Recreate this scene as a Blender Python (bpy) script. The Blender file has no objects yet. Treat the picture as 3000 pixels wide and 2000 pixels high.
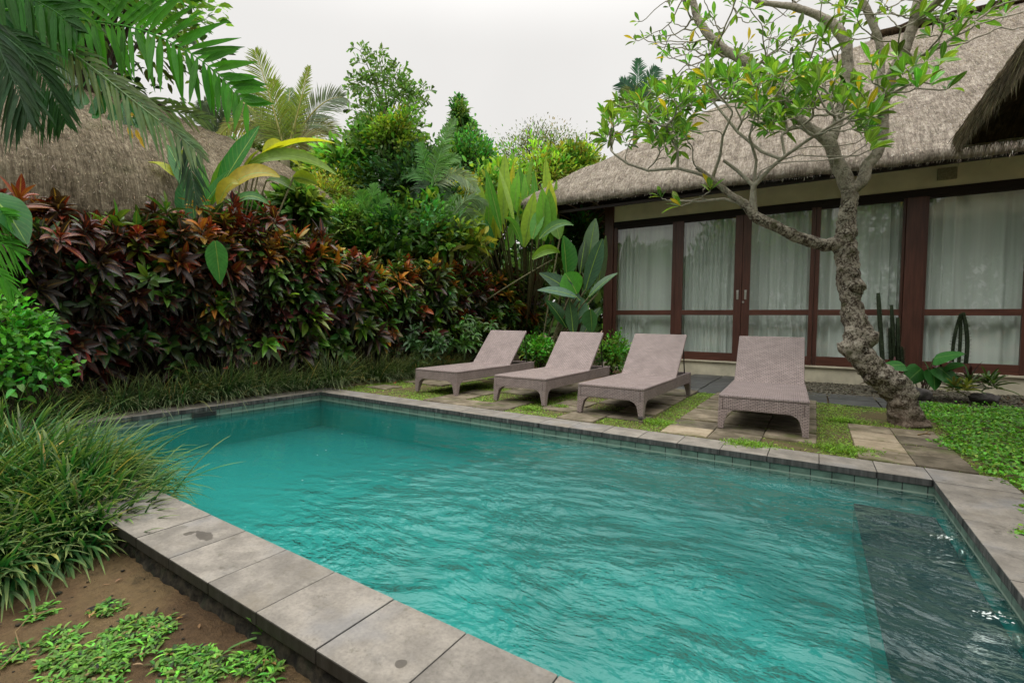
import bpy, math, random
import numpy as np
from mathutils import Vector, Matrix, noise as mnoise
random.seed(7)
R = np.random.default_rng(11)
sc = bpy.context.scene
COL = sc.collection
# ------------------------------------------------------------------ camera
F = 1385.0; YAW = math.radians(32.7); PIT = math.radians(-2.3); ROL = math.radians(0.7); EYE = 1.1
Mrot = Matrix.Rotation(YAW, 3, 'Z') @ Matrix.Rotation(math.pi/2+PIT, 3, 'X') @ Matrix.Rotation(ROL, 3, 'Z')
cam = bpy.data.cameras.new('camera'); camo = bpy.data.objects.new('camera', cam); COL.objects.link(camo)
camo.matrix_world = Matrix.Translation((0, 0, EYE)) @ Mrot.to_4x4()
cam.sensor_width = 36; cam.lens = F/3000*36; cam.clip_end = 2000; cam.clip_start = 0.05
sc.camera = camo
MR = np.array(Mrot)
def ray(x, y): return MR @ np.array([(x-1500)/F, -(y-1000)/F, -1.0])
def PD(x, y, d): return np.array([0, 0, EYE]) + ray(x, y)*d        # survey point at a distance along the view axis
def PZ(x, y, z=0.0): r = ray(x, y); return np.array([0, 0, EYE]) + r*((z-EYE)/r[2])
def PY(x, y, Y): r = ray(x, y); return np.array([0, 0, EYE]) + r*(Y/r[1])
def PX(x, y, X): r = ray(x, y); return np.array([0, 0, EYE]) + r*(X/r[0])
def NZ(v, s=1.0, seed=0): return mnoise.noise(Vector((v[0]*s+seed, v[1]*s-seed, v[2]*s+seed*.37)))
def unit(a): a = np.asarray(a, float); return a/np.maximum(np.linalg.norm(a, axis=-1, keepdims=True), 1e-9)

# ------------------------------------------------------------------ object helpers
def meta(o, label=None, cat=None, group=None, kind=None):
    if label: o['label'] = label
    if cat: o['category'] = cat
    if group: o['group'] = group
    if kind: o['kind'] = kind
    return o
def empty(name, loc, label, cat, group=None, rz=0.0):
    o = bpy.data.objects.new(name, None); COL.objects.link(o); o.location = [float(v) for v in loc]; o.rotation_euler = (0, 0, rz)
    o.empty_display_size = .1
    return meta(o, label, cat, group)
def link(me, name, mat, parent=None, smooth=False, world=True):
    if mat: me.materials.append(mat)
    o = bpy.data.objects.new(name, me); COL.objects.link(o)
    if smooth: me.polygons.foreach_set('use_smooth', [True]*len(me.polygons))
    if parent:
        o.parent = parent
        if world: o.matrix_parent_inverse = (Matrix.Translation(parent.location) @ parent.rotation_euler.to_matrix().to_4x4()).inverted()
    return o

class MB:
    """plain mesh builder with metre-scaled box uv"""
    def __init__(s): s.v = []; s.f = []
    def add(s, vs, fs):
        b = len(s.v); s.v += [tuple(float(c) for c in p) for p in vs]; s.f += [tuple(i+b for i in f) for f in fs]
    def box(s, a, b, rot=None, c=None):
        x0, y0, z0 = a; x1, y1, z1 = b
        vs = [(x0,y0,z0),(x1,y0,z0),(x1,y1,z0),(x0,y1,z0),(x0,y0,z1),(x1,y0,z1),(x1,y1,z1),(x0,y1,z1)]
        s.add(vs, [(0,3,2,1),(4,5,6,7),(0,1,5,4),(1,2,6,5),(2,3,7,6),(3,0,4,7)])
    def prism(s, poly, ext):
        """poly: list of 3-D points (planar), ext: extrusion vector"""
        n = len(poly); e = np.array(ext)
        vs = [np.array(p) for p in poly]; vs += [p+e for p in vs[:n]]
        s.add(vs, [tuple(range(n))[::-1], tuple(range(n, 2*n))] + [(i, (i+1) % n, n+(i+1) % n, n+i) for i in range(n)])
    def tube(s, pts, rad, n=8, cap=True):
        pts = np.array(pts, float); m = len(pts); rad = np.broadcast_to(rad, (m,))
        T = unit(np.gradient(pts, axis=0)); ref = np.array([0, 0, 1.]) if abs(T[0][2]) < .9 else np.array([1., 0, 0])
        vs = []; a = unit(np.cross(T[0], ref))
        for i in range(m):
            a = unit(a-T[i]*np.dot(a, T[i])); b = np.cross(T[i], a)
            for k in range(n):
                t = 2*math.pi*k/n; vs.append(pts[i]+(a*math.cos(t)+b*math.sin(t))*rad[i])
        fs = [(i*n+k, i*n+(k+1) % n, (i+1)*n+(k+1) % n, (i+1)*n+k) for i in range(m-1) for k in range(n)]
        if cap: fs += [tuple(range(n))[::-1], tuple((m-1)*n+k for k in range(n))]
        s.add(vs, fs)
    def grid(s, P):
        P = np.array(P); a, b = P.shape[:2]
        s.add(P.reshape(-1, 3), [(i*b+j, (i+1)*b+j, (i+1)*b+j+1, i*b+j+1) for i in range(a-1) for j in range(b-1)])
    def mesh(s, name):
        me = bpy.data.meshes.new(name); me.from_pydata(s.v, [], s.f); me.update()
        uv = me.uv_layers.new(name='UVMap').data
        for p in me.polygons:
            n = p.normal; ax = max(range(3), key=lambda i: abs(n[i]))
            for li in p.loop_indices:
                c = me.vertices[me.loops[li].vertex_index].co
                uv[li].uv = (c.y, c.z) if ax == 0 else (c.x, c.z) if ax == 1 else (c.x, c.y)
        return me
    def obj(s, name, mat, parent=None, smooth=False, bevel=0.0, world=True):
        o = link(s.mesh(name), name, mat, parent, smooth, world)
        if bevel:
            m = o.modifiers.new('bevel', 'BEVEL'); m.width = bevel; m.segments = 2; m.limit_method = 'ANGLE'
        return o

class GB:
    """foliage builder: batches of blades with per-vertex colour, rib colour and leaf coordinates"""
    def __init__(s): s.V = []; s.Fq = []; s.C = []; s.K = []; s.U = []; s.n = 0
    def raw(s, V, Fq, C, K, U):
        s.V.append(V); s.Fq.append(Fq+s.n); s.C.append(C); s.K.append(K); s.U.append(U); s.n += len(V)
    def blades(s, P, D, N, L, W, col, rib=None, n=5, droop=0., fold=.15, shape='leaf', wave=0., tipcol=None):
        P = np.atleast_2d(P).astype(float); m = len(P)
        D = unit(np.broadcast_to(D, (m, 3))); N = np.broadcast_to(N, (m, 3)).astype(float)
        L = np.broadcast_to(L, (m,)).astype(float); W = np.broadcast_to(W, (m,)).astype(float)
        droop = np.broadcast_to(droop, (m,)).astype(float)
        t = np.linspace(0, 1, n)
        C = P[:, None]+D[:, None]*(L[:, None]*t)[..., None]
        dr = np.zeros((m, n, 3)); dr[..., 2] = -(L*droop)[:, None]*t**2
        sh = 1/np.sqrt(1+(2*droop)**2*.35)
        C = P[:, None]+(C-P[:, None]+dr)*sh[:, None, None]
        s.strip(C, N, W, col, rib, fold, shape, wave, tipcol)
    def strip(s, C, N, W, col, rib=None, fold=.15, shape='leaf', wave=0., tipcol=None):
        m, n = C.shape[:2]; t = np.linspace(0, 1, n)
        N = np.broadcast_to(N, (m, 3)); W = np.broadcast_to(W, (m,))
        T = unit(np.gradient(C, axis=1)); S = np.cross(T, N[:, None]); S = unit(S+1e-6); Nn = np.cross(S, T)
        if shape == 'leaf': w = np.sin(math.pi*np.clip(t, .02, .985)**.85)**.75
        elif shape == 'obov': w = np.clip(np.sin(math.pi*np.clip(t, .03, .98)**1.35), 0, 1)**.8
        elif shape == 'grass': w = np.clip(1-t**2.2, .03, 1)
        elif shape == 'strap': w = np.minimum(1, np.minimum(t*6+.15, (1-t)*4+.05))
        elif shape == 'wedge': w = t**1.2*np.where(t > .97, .75, 1)+.04
        elif shape == 'heart': w = np.clip(np.where(t < .22, .72+.28*np.sin(t/.22*math.pi/2), np.cos((t-.22)/.78*math.pi/2)**.75), .03, 1)
        elif shape == 'palmlet': w = np.minimum(1, np.minimum(t*5+.25, (1-t)**.7*1.6+.03))
        w = w[None]*W[:, None]*.5
        if wave: w = w*(1+wave*np.sin(t*22)[None]*R.uniform(.3, 1, (m, 1)))
        A = C-S*w[..., None]+Nn*(w*fold*2)[..., None]; B = C+S*w[..., None]+Nn*(w*fold*2)[..., None]
        V = np.stack([A, C, B], 2).reshape(-1, 3)
        col = np.broadcast_to(col, (m, 3)).astype(float)
        rib = col if rib is None else np.broadcast_to(rib, (m, 3)).astype(float)
        cc = np.repeat(col[:, None], n, 1)
        if tipcol is not None:
            tc = np.broadcast_to(tipcol, (m, 3)); k = (t**5)[None, :, None]; cc = cc*(1-k)+tc[:, None]*k
        cc = np.repeat(cc[:, :, None], 3, 2).reshape(-1, 3)
        rr = np.repeat(np.repeat(rib[:, None], n, 1)[:, :, None], 3, 2).reshape(-1, 3)
        U = np.zeros((m, n, 3, 3)); U[:, :, 0, 0] = -1; U[:, :, 2, 0] = 1; U[..., 1] = t[None, :, None]; U[..., 2] = R.uniform(0, 1, (m, 1, 1))
        i = np.arange(m)[:, None, None]*n*3; j = np.arange(n-1)[None, :, None]*3; k = np.arange(2)[None, None]
        a = i+j+k; Fq = np.stack([a, a+1, a+4, a+3], -1).reshape(-1, 4)
        s.raw(V, Fq, cc, rr, U.reshape(-1, 3))
    def tube(s, pts, rad, col, n=5):
        pts = np.array(pts, float); m = len(pts); rad = np.broadcast_to(rad, (m,)).astype(float)
        T = unit(np.gradient(pts, axis=0)); a = unit(np.cross(T[0], [0.31, .2, 1])+1e-6); V = []
        for i in range(m):
            a = unit(a-T[i]*np.dot(a, T[i])); b = np.cross(T[i], a)
            th = 2*np.pi*np.arange(n)/n
            V.append(pts[i]+(np.outer(np.cos(th), a)+np.outer(np.sin(th), b))*rad[i])
        V = np.concatenate(V)
        i = np.arange(m-1)[:, None]*n; k = np.arange(n)[None]
        Fq = np.stack([i+k, i+(k+1) % n, i+n+(k+1) % n, i+n+k], -1).reshape(-1, 4)
        c = np.broadcast_to(col, (len(V), 3)).astype(float); U = np.zeros((len(V), 3)); U[:, 0] = .8
        s.raw(V, Fq, c, c, U)
    def mesh(s, name):
        V = np.concatenate(s.V); Fq = np.concatenate(s.Fq); nv, nf = len(V), len(Fq)
        me = bpy.data.meshes.new(name)
        me.vertices.add(nv); me.vertices.foreach_set('co', V.astype(np.float32).ravel())
        me.loops.add(nf*4); me.loops.foreach_set('vertex_index', Fq.astype(np.int32).ravel())
        me.polygons.add(nf); me.polygons.foreach_set('loop_start', np.arange(0, nf*4, 4, dtype=np.int32))
        me.polygons.foreach_set('loop_total', np.full(nf, 4, dtype=np.int32))
        me.polygons.foreach_set('use_smooth', np.ones(nf, dtype=bool))
        me.update(calc_edges=True)
        for nm, arr in (('Col', s.C), ('Rib', s.K), ('LV', s.U)):
            a = me.attributes.new(nm, 'FLOAT_VECTOR', 'POINT'); a.data.foreach_set('vector', np.concatenate(arr).astype(np.float32).ravel())
        return me
    def obj(s, name, mat, parent=None): return link(s.mesh(name), name, mat, parent)

# ------------------------------------------------------------------ materials
class NT:
    def __init__(s, name):
        s.m = bpy.data.materials.new(name); s.m.use_nodes = True; s.t = s.m.node_tree; s.t.nodes.clear()
        s.out = s.n('ShaderNodeOutputMaterial')
    def n(s, typ, **kw):
        o = s.t.nodes.new(typ)
        for k, v in kw.items():
            if k[0] == '_': setattr(o, k[1:], v)
        for k, v in kw.items():
            if k[0] != '_':
                key = int(k[1:]) if (k[0] == 'i' and k[1:].isdigit()) else k.replace('__', ' ')
                sk = o.inputs[key]
                if isinstance(v, bpy.types.NodeSocket): s.t.links.new(v, sk)
                else: sk.default_value = v
        return o
    def coord(s, which='Object'): return s.n('ShaderNodeTexCoord').outputs[which]
    def map(s, v, sc=(1, 1, 1), loc=(0, 0, 0), rot=(0, 0, 0)): return s.n('ShaderNodeMapping', i0=v, Scale=sc, Location=loc, Rotation=rot).outputs[0]
    def noise(s, v, scale, detail=4, rough=.55, out=0, dist=0): return s.n('ShaderNodeTexNoise', Vector=v, Scale=scale, Detail=detail, Roughness=rough, Distortion=dist).outputs[out]
    def ramp(s, f, stops, interp='LINEAR'):
        o = s.n('ShaderNodeValToRGB', Fac=f); cr = o.color_ramp; cr.interpolation = interp
        while len(cr.elements) < len(stops): cr.elements.new(.5)
        for e, (p, c) in zip(cr.elements, stops): e.position = p; e.color = (*c, 1) if len(c) == 3 else c
        return o.outputs[0]
    def mix(s, f, a, b, mode='MIX'):
        o = s.n('ShaderNodeMix', _data_type='RGBA', _blend_type=mode)
        for k, v in ((0, f), (6, a), (7, b)):
            if isinstance(v, bpy.types.NodeSocket): s.t.links.new(v, o.inputs[k])
            else: o.inputs[k].default_value = (*v, 1) if isinstance(v, tuple) and len(v) == 3 else v
        return o.outputs[2]
    def math(s, op, a, b=0., c=0., clamp=False):
        o = s.n('ShaderNodeMath', _operation=op, _use_clamp=clamp, i0=a, i1=b, i2=c); return o.outputs[0]
    def step(s, v, a, b, inv=False):
        return s.n('ShaderNodeMapRange', _interpolation_type='SMOOTHSTEP', Value=v, i1=a, i2=b, i3=1. if inv else 0., i4=0. if inv else 1.).outputs[0]
    def bump(s, h, strength=.5, dist=.01, normal=None):
        kw = dict(Height=h, Strength=strength, Distance=dist)
        if normal is not None: kw['Normal'] = normal
        return s.n('ShaderNodeBump', **kw).outputs[0]
    def bsdf(s, col, rough=.6, normal=None, spec=.5, **kw):
        k = dict(Base__Color=col, Roughness=rough); k['Specular__IOR__Level'] = spec; k.update(kw)
        k = {a.replace('Specular__IOR__Level', 'Specular__IOR__Level'): v for a, v in k.items()}
        o = s.t.nodes.new('ShaderNodeBsdfPrincipled')
        for a, v in k.items():
            sk = o.inputs[a.replace('__', ' ')]
            if isinstance(v, bpy.types.NodeSocket): s.t.links.new(v, sk)
            else: sk.default_value = (*v, 1) if isinstance(v, tuple) and len(v) == 3 else v
        if normal is not None: s.t.links.new(normal, o.inputs['Normal'])
        return o.outputs[0]
    def done(s, sh): s.t.links.new(sh, s.out.inputs[0]); return s.m
Prin = 'Specular IOR Level'

def leaf_mat(name, rough=.42, transl=.3, ribw=.16, veins=0., spec=.45, gain=1.0, blot=0.25):
    a = NT(name)
    col = a.n('ShaderNodeAttribute', _attribute_name='Col').outputs['Color']
    rib = a.n('ShaderNodeAttribute', _attribute_name='Rib').outputs['Color']
    lv = a.n('ShaderNodeAttribute', _attribute_name='LV').outputs['Vector']
    sp = a.n('ShaderNodeSeparateXYZ', i0=lv); u = a.math('ABSOLUTE', sp.outputs[0])
    mask = a.step(u, ribw*.35, ribw, inv=True)
    if veins:
        w = a.math('ADD', a.math('MULTIPLY', sp.outputs[1], 70.), a.math('MULTIPLY', u, -14.))
        vn = a.step(a.math('SINE', w), .55, 1.0)
        mask = a.math('MAXIMUM', mask, a.math('MULTIPLY', vn, veins))
    c = a.mix(mask, col, rib)
    nz = a.noise(a.coord(), 14., 3)
    c = a.mix(blot, c, a.ramp(nz, [(.3, (.35, .35, .35)), (.7, (1.5, 1.5, 1.5))]), 'MULTIPLY')
    if gain != 1: c = a.mix(1., c, (gain, gain, gain), 'MULTIPLY')
    bh = a.math('ADD', a.math('MULTIPLY', a.math('SINE', a.math('ADD', a.math('MULTIPLY', sp.outputs[1], 60.), a.math('MULTIPLY', u, -10.))), .5), nz)
    nm = a.bump(bh, .25, .004)
    p = a.bsdf(c, rough, nm, spec)
    tr = a.n('ShaderNodeBsdfTranslucent', Color=a.mix(1., c, (1.2, 1.15, .62), 'MULTIPLY'))
    return a.done(a.n('ShaderNodeMixShader', i0=transl, i1=p, i2=tr.outputs[0]).outputs[0])
M = {}
M['leaf'] = leaf_mat('green_leaf', gain=1.55)
M['palm'] = leaf_mat('palm_leaflet', .55, .5, .08, 0, .12, 1.7)
M['croton'] = leaf_mat('croton_leaf', .36, .22, .2, .35, .5, 1.12)
M['grass'] = leaf_mat('grass_blade', .5, .35, .1, gain=1.6)
M['banana'] = leaf_mat('broad_leaf', .4, .42, .07, .12, .4, 1.35)
M['far'] = leaf_mat('far_leaf', .5, .42, .1, 0, .3, 1.45)

def stone(name, c1, c2, scale=6., rough=.8, moss=None, bump=.4, rnd=.25, grain=60.):
    a = NT(name); co = a.coord(); oi = a.n('ShaderNodeObjectInfo')
    co2 = a.n('ShaderNodeVectorMath', _operation='ADD', i0=co, i1=oi.outputs['Location']).outputs[0]
    co2 = a.n('ShaderNodeVectorMath', _operation='ADD', i0=co2, i1=a.n('ShaderNodeCombineXYZ', i0=a.math('MULTIPLY', oi.outputs['Random'], 30.)).outputs[0]).outputs[0]
    n1 = a.noise(co2, scale, 6, .6); n2 = a.noise(co2, grain, 4, .7)
    c = a.mix(a.step(n1, .35, .68), c1, c2)
    c = a.mix(.55, c, a.ramp(n2, [(.3, (.62, .62, .62)), (.5, (1, 1, 1)), (.72, (1.3, 1.3, 1.3))]), 'MULTIPLY')
    c = a.mix(1., c, a.ramp(oi.outputs['Random'], [(0, (1-rnd,)*3), (1, (1+rnd, 1+rnd*.95, 1+rnd*.85))]), 'MULTIPLY')
    if moss: c = a.mix(a.math('MULTIPLY', a.step(a.noise(co2, scale*.6, 5, .65), .52, .68), .8), c, moss)
    h = a.math('ADD', n1, a.math('MULTIPLY', n2, .5))
    return a, co, c, h, rough, bump
def stone_done(t): a, co, c, h, rough, bump = t; return a.done(a.bsdf(c, rough, a.bump(h, bump, .01), .3))

# coping: grey brown stone, stained
t = stone('coping_stone', (.165, .150, .130), (.255, .232, .20), 7., .7, None, .3, .09, 70.)
a, co, c, h, rough, bp = t
geo = a.n('ShaderNodeNewGeometry'); pos = geo.outputs['Position']; nrm = a.n('ShaderNodeSeparateXYZ', i0=geo.outputs['Normal']).outputs[2]
def spot(a, pos, p, r, sq=(1, 1, 1)):
    v = a.n('ShaderNodeVectorMath', _operation='SUBTRACT', i0=pos, i1=tuple(float(q) for q in p)).outputs[0]
    v = a.n('ShaderNodeVectorMath', _operation='MULTIPLY', i0=v, i1=sq).outputs[0]
    d = a.n('ShaderNodeVectorMath', _operation='LENGTH', i0=v).outputs['Value']
    d = a.math('ADD', d, a.math('MULTIPLY', a.math('SUBTRACT', a.noise(pos, 14., 4), .5), r*1.6))
    return a.step(d, r*.8, r, inv=True)
st = spot(a, pos, PZ(600, 1567), .045, (.55, 1.2, 1)); st = a.math('MAXIMUM', st, spot(a, pos, PZ(555, 1560), .025))
st = a.math('MAXIMUM', st, spot(a, pos, PZ(1175, 1943), .02))
c = a.mix(a.math('MULTIPLY', st, .75), c, (.045, .038, .03))
blue = a.step(a.noise(pos, 3.1, 3), .5, .7); c = a.mix(a.math('MULTIPLY', blue, .3), c, (.22, .23, .25)); c = a.mix(a.math('MULTIPLY', a.step(a.noise(pos, 2.3, 5, .7), .5, .68), .45), c, (.15, .125, .085)); c = a.mix(a.math('MULTIPLY', a.step(a.noise(pos, 17., 7, .75), .56, .66), .5), c, (.09, .085, .06))
dirt = a.math('MULTIPLY', a.step(a.noise(a.map(pos, (1, 1, 1), (5, 0, 0)), 5., 7, .72), .56, .68), a.step(a.n('ShaderNodeSeparateXYZ', i0=pos).outputs[0], .2, .9))
c = a.mix(a.math('MULTIPLY', dirt, .75), c, (.045, .04, .03))
dr2 = a.step(a.noise(pos, 9., 6, .7), .62, .7); c = a.mix(a.math('MULTIPLY', dr2, .45), c, (.07, .06, .045))
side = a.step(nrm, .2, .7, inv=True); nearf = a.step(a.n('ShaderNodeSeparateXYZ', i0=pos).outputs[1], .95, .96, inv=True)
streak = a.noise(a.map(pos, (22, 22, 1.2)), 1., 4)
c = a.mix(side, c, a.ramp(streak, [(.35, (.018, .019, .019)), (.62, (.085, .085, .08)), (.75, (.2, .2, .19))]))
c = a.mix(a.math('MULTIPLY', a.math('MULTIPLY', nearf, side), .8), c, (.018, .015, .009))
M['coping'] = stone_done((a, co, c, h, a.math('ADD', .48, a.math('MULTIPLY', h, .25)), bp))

M['slab'] = stone_done(stone('brown_slab', (.095, .078, .050), (.215, .18, .13), 5., .85, (.075, .09, .022), .7, .28, 30.))
M['paleslab'] = stone_done(stone('pale_slab', (.24, .19, .125), (.36, .30, .215), 4., .8, (.12, .11, .045), .5, .12, 40.))
M['darkslab'] = stone_done(stone('dark_slab', (.045, .047, .048), (.085, .088, .085), 4., .5, (.035, .04, .02), .35, .2, 40.))
M['boulder'] = stone_done(stone('boulder_stone', (.04, .036, .034), (.10, .09, .085), 5., .8, (.03, .04, .02), .9, .1, 40.))
M['pebble'] = stone_done(stone('pebble_stone', (.11, .10, .075), (.22, .2, .15), 12., .8, (.06, .07, .025), .3, .5, 40.))
M['rubble'] = stone_done(stone('rubble_stone', (.008, .007, .005), (.05, .042, .028), 22., .9, (.02, .026, .012), 1., .1, 60.))

# soil
a = NT('soil'); co = a.coord(); n1 = a.noise(co, 1.9, 6, .6); n2 = a.noise(co, 34., 6, .75); n3 = a.noise(co, 6., 5, .7)
c = a.mix(a.step(n1, .35, .7), (.10, .060, .028), (.23, .15, .075)); c = a.mix(a.math('MULTIPLY', a.step(n3, .56, .7), .6), c, (.028, .02, .012))
c = a.mix(a.math('MULTIPLY', a.step(n1, .5, .62), .25), c, (.05, .055, .014))
c = a.mix(.6, c, a.ramp(n2, [(.3, (.5, .5, .5)), (.7, (1.45, 1.4, 1.3))]), 'MULTIPLY')
M['soil'] = a.done(a.bsdf(c, .75, a.bump(a.math('ADD', n2, a.math('MULTIPLY', n3, 1.6)), 1., .035), .3))
a = NT('patio_soil'); co = a.coord(); n1 = a.noise(co, 3., 6, .6); n2 = a.noise(co, 50., 5, .7)
c = a.mix(a.step(n1, .4, .65), (.115, .085, .045), (.075, .085, .022)); c = a.mix(.6, c, a.ramp(n2, [(.3, (.5, .5, .5)), (.7, (1.5, 1.5, 1.4))]), 'MULTIPLY')
M['patio'] = a.done(a.bsdf(c, .9, a.bump(n2, .7, .015), .2))

# thatch
def thatch(name, c0, c1, c2, moss=.3, dark=.5):
    a = NT(name); co = a.coord('UV'); oc = a.coord()
    s1 = a.noise(a.map(co, (26, 3.4, 1)), 1., 6, .75, dist=.5); s2 = a.noise(a.map(co, (75, 13, 1)), 1., 4, .8, dist=.6); big = a.noise(oc, 1.6, 5, .65); mid = a.noise(oc, 9., 5, .7)
    c = a.ramp(s1, [(.32, c0), (.5, c1), (.7, c2)])
    c = a.mix(.75, c, a.ramp(s2, [(.3, (.42, .41, .39)), (.5, (.95, .95, .95)), (.7, (1.5, 1.48, 1.42))]), 'MULTIPLY')
    c = a.mix(.45, c, a.ramp(a.noise(a.map(co, (5, .5, 1)), 1., 5, .7), [(.35, (.62, .6, .56)), (.6, (1.15, 1.15, 1.15))]), 'MULTIPLY')
    c = a.mix(dark, c, a.ramp(big, [(.3, (.5, .48, .45)), (.6, (1.1, 1.1, 1.1))]), 'MULTIPLY')
    c = a.mix(.6, c, a.ramp(mid, [(.35, (.45, .43, .40)), (.6, (1.25, 1.24, 1.2))]), 'MULTIPLY')
    c = a.mix(a.math('MULTIPLY', a.step(big, .55, .75), moss), c, (.10, .11, .045))
    h = a.math('ADD', a.math('ADD', s1, s2), mid)
    return a.done(a.bsdf(c, .95, a.bump(h, 1., .05), .1))
M['thatch'] = thatch('grey_thatch', (.19, .165, .135), (.43, .375, .32), (.68, .62, .54), .3)
M['thatch_brown'] = thatch('brown_thatch', (.12, .10, .07), (.34, .285, .205), (.56, .49, .37), .4, .7)
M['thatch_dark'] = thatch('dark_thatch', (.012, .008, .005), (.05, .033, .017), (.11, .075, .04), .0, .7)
M['straw'] = leaf_mat('straw', .9, .1, .05, 0, .1, 1, .3)

def plain(name, col, rough=.6, scale=8., var=.35, bump=.2, spec=.4, dist=.01, stretch=(1, 1, 1), **kw):
    a = NT(name); co = a.map(a.coord(), stretch); n = a.noise(co, scale, 5, .6)
    c = a.mix(var, col, a.ramp(n, [(.3, (.45, .45, .45)), (.7, (1.5, 1.5, 1.5))]), 'MULTIPLY')
    return a.done(a.bsdf(c, rough, a.bump(n, bump, dist), spec, **kw))
M['wood'] = plain('red_brown_wood', (.075, .027, .018), .42, 3., .7, .15, .5, .004, (9, 9, .7))
M['woodh'] = plain('red_brown_wood_rail', (.09, .032, .02), .42, 3., .7, .15, .5, .004, (.7, 9, 9))
M['darkwood'] = plain('dark_wood', (.016, .010, .008), .6, 4., .6, .2, .3, .004, (.7, 8, 8))
M['wall'] = plain('olive_cream_paint', (.80, .73, .53), .75, 2.2, .25, .1)
M['plinth'] = plain('cream_plaster', (.52, .48, .36), .8, 3.5, .4, .2)
M['yard'] = plain('yard_wall_plaster', (.22, .19, .13), .85, 1.5, .6, .2)
M['metal'] = plain('dark_metal', (.02, .02, .02), .4, 20., .3, .05)
M['chrome'] = plain('satin_steel', (.55, .54, .52), .35, 20., .2, .05, Metallic=.9)
M['foam'] = plain('white_foam', (.75, .82, .80), .4, 60., .3, .3)
M['vent'] = plain('beige_vent', (.30, .27, .18), .8, 30., .6, .6)
M['interior'] = plain('interior_plaster', (.28, .27, .24), .9, 2., .2, .1)
M['bamboo'] = plain('bamboo_rafter', (.19, .13, .06), .6, 3., .5, .2, .3, .004, (6, 1, 6))

# wicker
a = NT('taupe_wicker'); uv = a.coord('UV')
br = a.n('ShaderNodeTexBrick', Vector=uv, Color1=(.43, .345, .33, 1), Color2=(.34, .27, .26, 1), Mortar=(.09, .068, .065, 1), Scale=1., _offset=.5)
br.inputs['Mortar Size'].default_value = .0028; br.inputs['Mortar Smooth'].default_value = .6
br.inputs['Brick Width'].default_value = .042; br.inputs['Row Height'].default_value = .0155
w = a.n('ShaderNodeTexWave', Vector=uv, Scale=17., Distortion=1.2); w.inputs['Detail'].default_value = 1.
nz = a.noise(a.coord(), 5., 4)
c = a.mix(.3, br.outputs[0], a.ramp(w.outputs[1], [(.2, (.75, .75, .75)), (.8, (1.2, 1.2, 1.2))]), 'MULTIPLY')
c = a.mix(.6, c, a.ramp(nz, [(.3, (.72, .72, .72)), (.7, (1.2, 1.19, 1.17))]), 'MULTIPLY'); c = a.mix(1., c, a.ramp(a.n('ShaderNodeObjectInfo').outputs['Random'], [(0, (.9, .9, .9)), (1, (1.08, 1.07, 1.05))]), 'MULTIPLY')
hh = a.math('ADD', a.math('SUBTRACT', 1., br.outputs[1]), a.math('MULTIPLY', w.outputs[1], .4))
M['wicker'] = a.done(a.bsdf(c, .5, a.bump(hh, .9, .006), .4))

# bark of the frangipani
a = NT('lichen_bark'); co = a.coord()
n1 = a.math('ADD', a.math('MULTIPLY', a.noise(co, 13., 8, .78, dist=.8), .65), a.math('MULTIPLY', a.noise(co, 45., 4, .7), .35)); n2 = a.noise(co, 5., 4, .6); n3 = a.noise(co, 70., 4, .7)
vr = a.n('ShaderNodeTexVoronoi', Vector=co, Scale=38.).outputs[0]
c = a.ramp(n1, [(.40, (.022, .016, .011)), (.475, (.08, .062, .045)), (.52, (.30, .265, .21)), (.64, (.50, .46, .385))])
sz = a.n('ShaderNodeSeparateXYZ', i0=co).outputs[2]
low = a.step(a.math('ADD', sz, a.math('MULTIPLY', n2, 1.2)), 2.9, 3.7)
c2 = a.ramp(n1, [(.38, (.10, .085, .065)), (.5, (.30, .265, .21)), (.65, (.46, .42, .345))])
c = a.mix(low, c, c2)
c = a.mix(a.math('MULTIPLY', a.step(n2, .58, .68), .55), c, (.06, .07, .018))
c = a.mix(a.math('MULTIPLY', a.step(vr, .18, .3, inv=True), a.step(n2, .45, .6, inv=True)), c, (.38, .36, .31))
c = a.mix(a.math('MULTIPLY', a.step(a.math('ADD', sz, a.math('MULTIPLY', n2, .5)), .25, .7, inv=True), .75), c, a.ramp(n1, [(.35, (.04, .026, .017)), (.6, (.20, .14, .10))]))
M['bark'] = a.done(a.bsdf(c, .85, a.bump(a.math('ADD', n1, a.math('MULTIPLY', n3, .5)), 1., .02), .2))
M['twig'] = plain('grey_twig_bark', (.32, .29, .23), .7, 30., .7, .4, .3)
M['stem'] = plain('brown_stem', (.045, .032, .02), .8, 20., .6, .4, .2)
M['pstem'] = plain('palm_stem', (.16, .15, .08), .7, 12., .5, .3, .2)
M['cactus'] = plain('dark_cactus', (.030, .045, .022), .6, 18., .7, .4, .3)

# glass
a = NT('window_glass'); fc = a.n('ShaderNodeLayerWeight', Blend=.5).outputs[1]; fr = a.math('ADD', .085, a.math('MULTIPLY', a.math('POWER', fc, 5.), .9), clamp=True)
gl = a.n('ShaderNodeBsdfGlossy', Color=(1, 1, 1, 1), Roughness=.0, Normal=a.bump(a.noise(a.coord(), 1.1, 2), .02, .02)).outputs[0]
tr = a.n('ShaderNodeBsdfTransparent', Color=(.95, .99, .97, 1)).outputs[0]
M['glass'] = a.done(a.n('ShaderNodeMixShader', i0=fr, i1=tr, i2=gl).outputs[0])
# curtain
a = NT('sheer_curtain'); c = a.mix(.35, (.90, .95, .91), a.ramp(a.noise(a.map(a.coord(), (9, 9, .25)), 1., 3), [(.3, (.6, .6, .6)), (.7, (1.2, 1.2, 1.2))]), 'MULTIPLY')
di = a.bsdf(c, .9, None, .1); tl = a.n('ShaderNodeBsdfTranslucent', Color=(.7, .76, .73, 1)).outputs[0]
M['curtain'] = a.done(a.n('ShaderNodeMixShader', i0=.35, i1=di, i2=tl).outputs[0])

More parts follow.
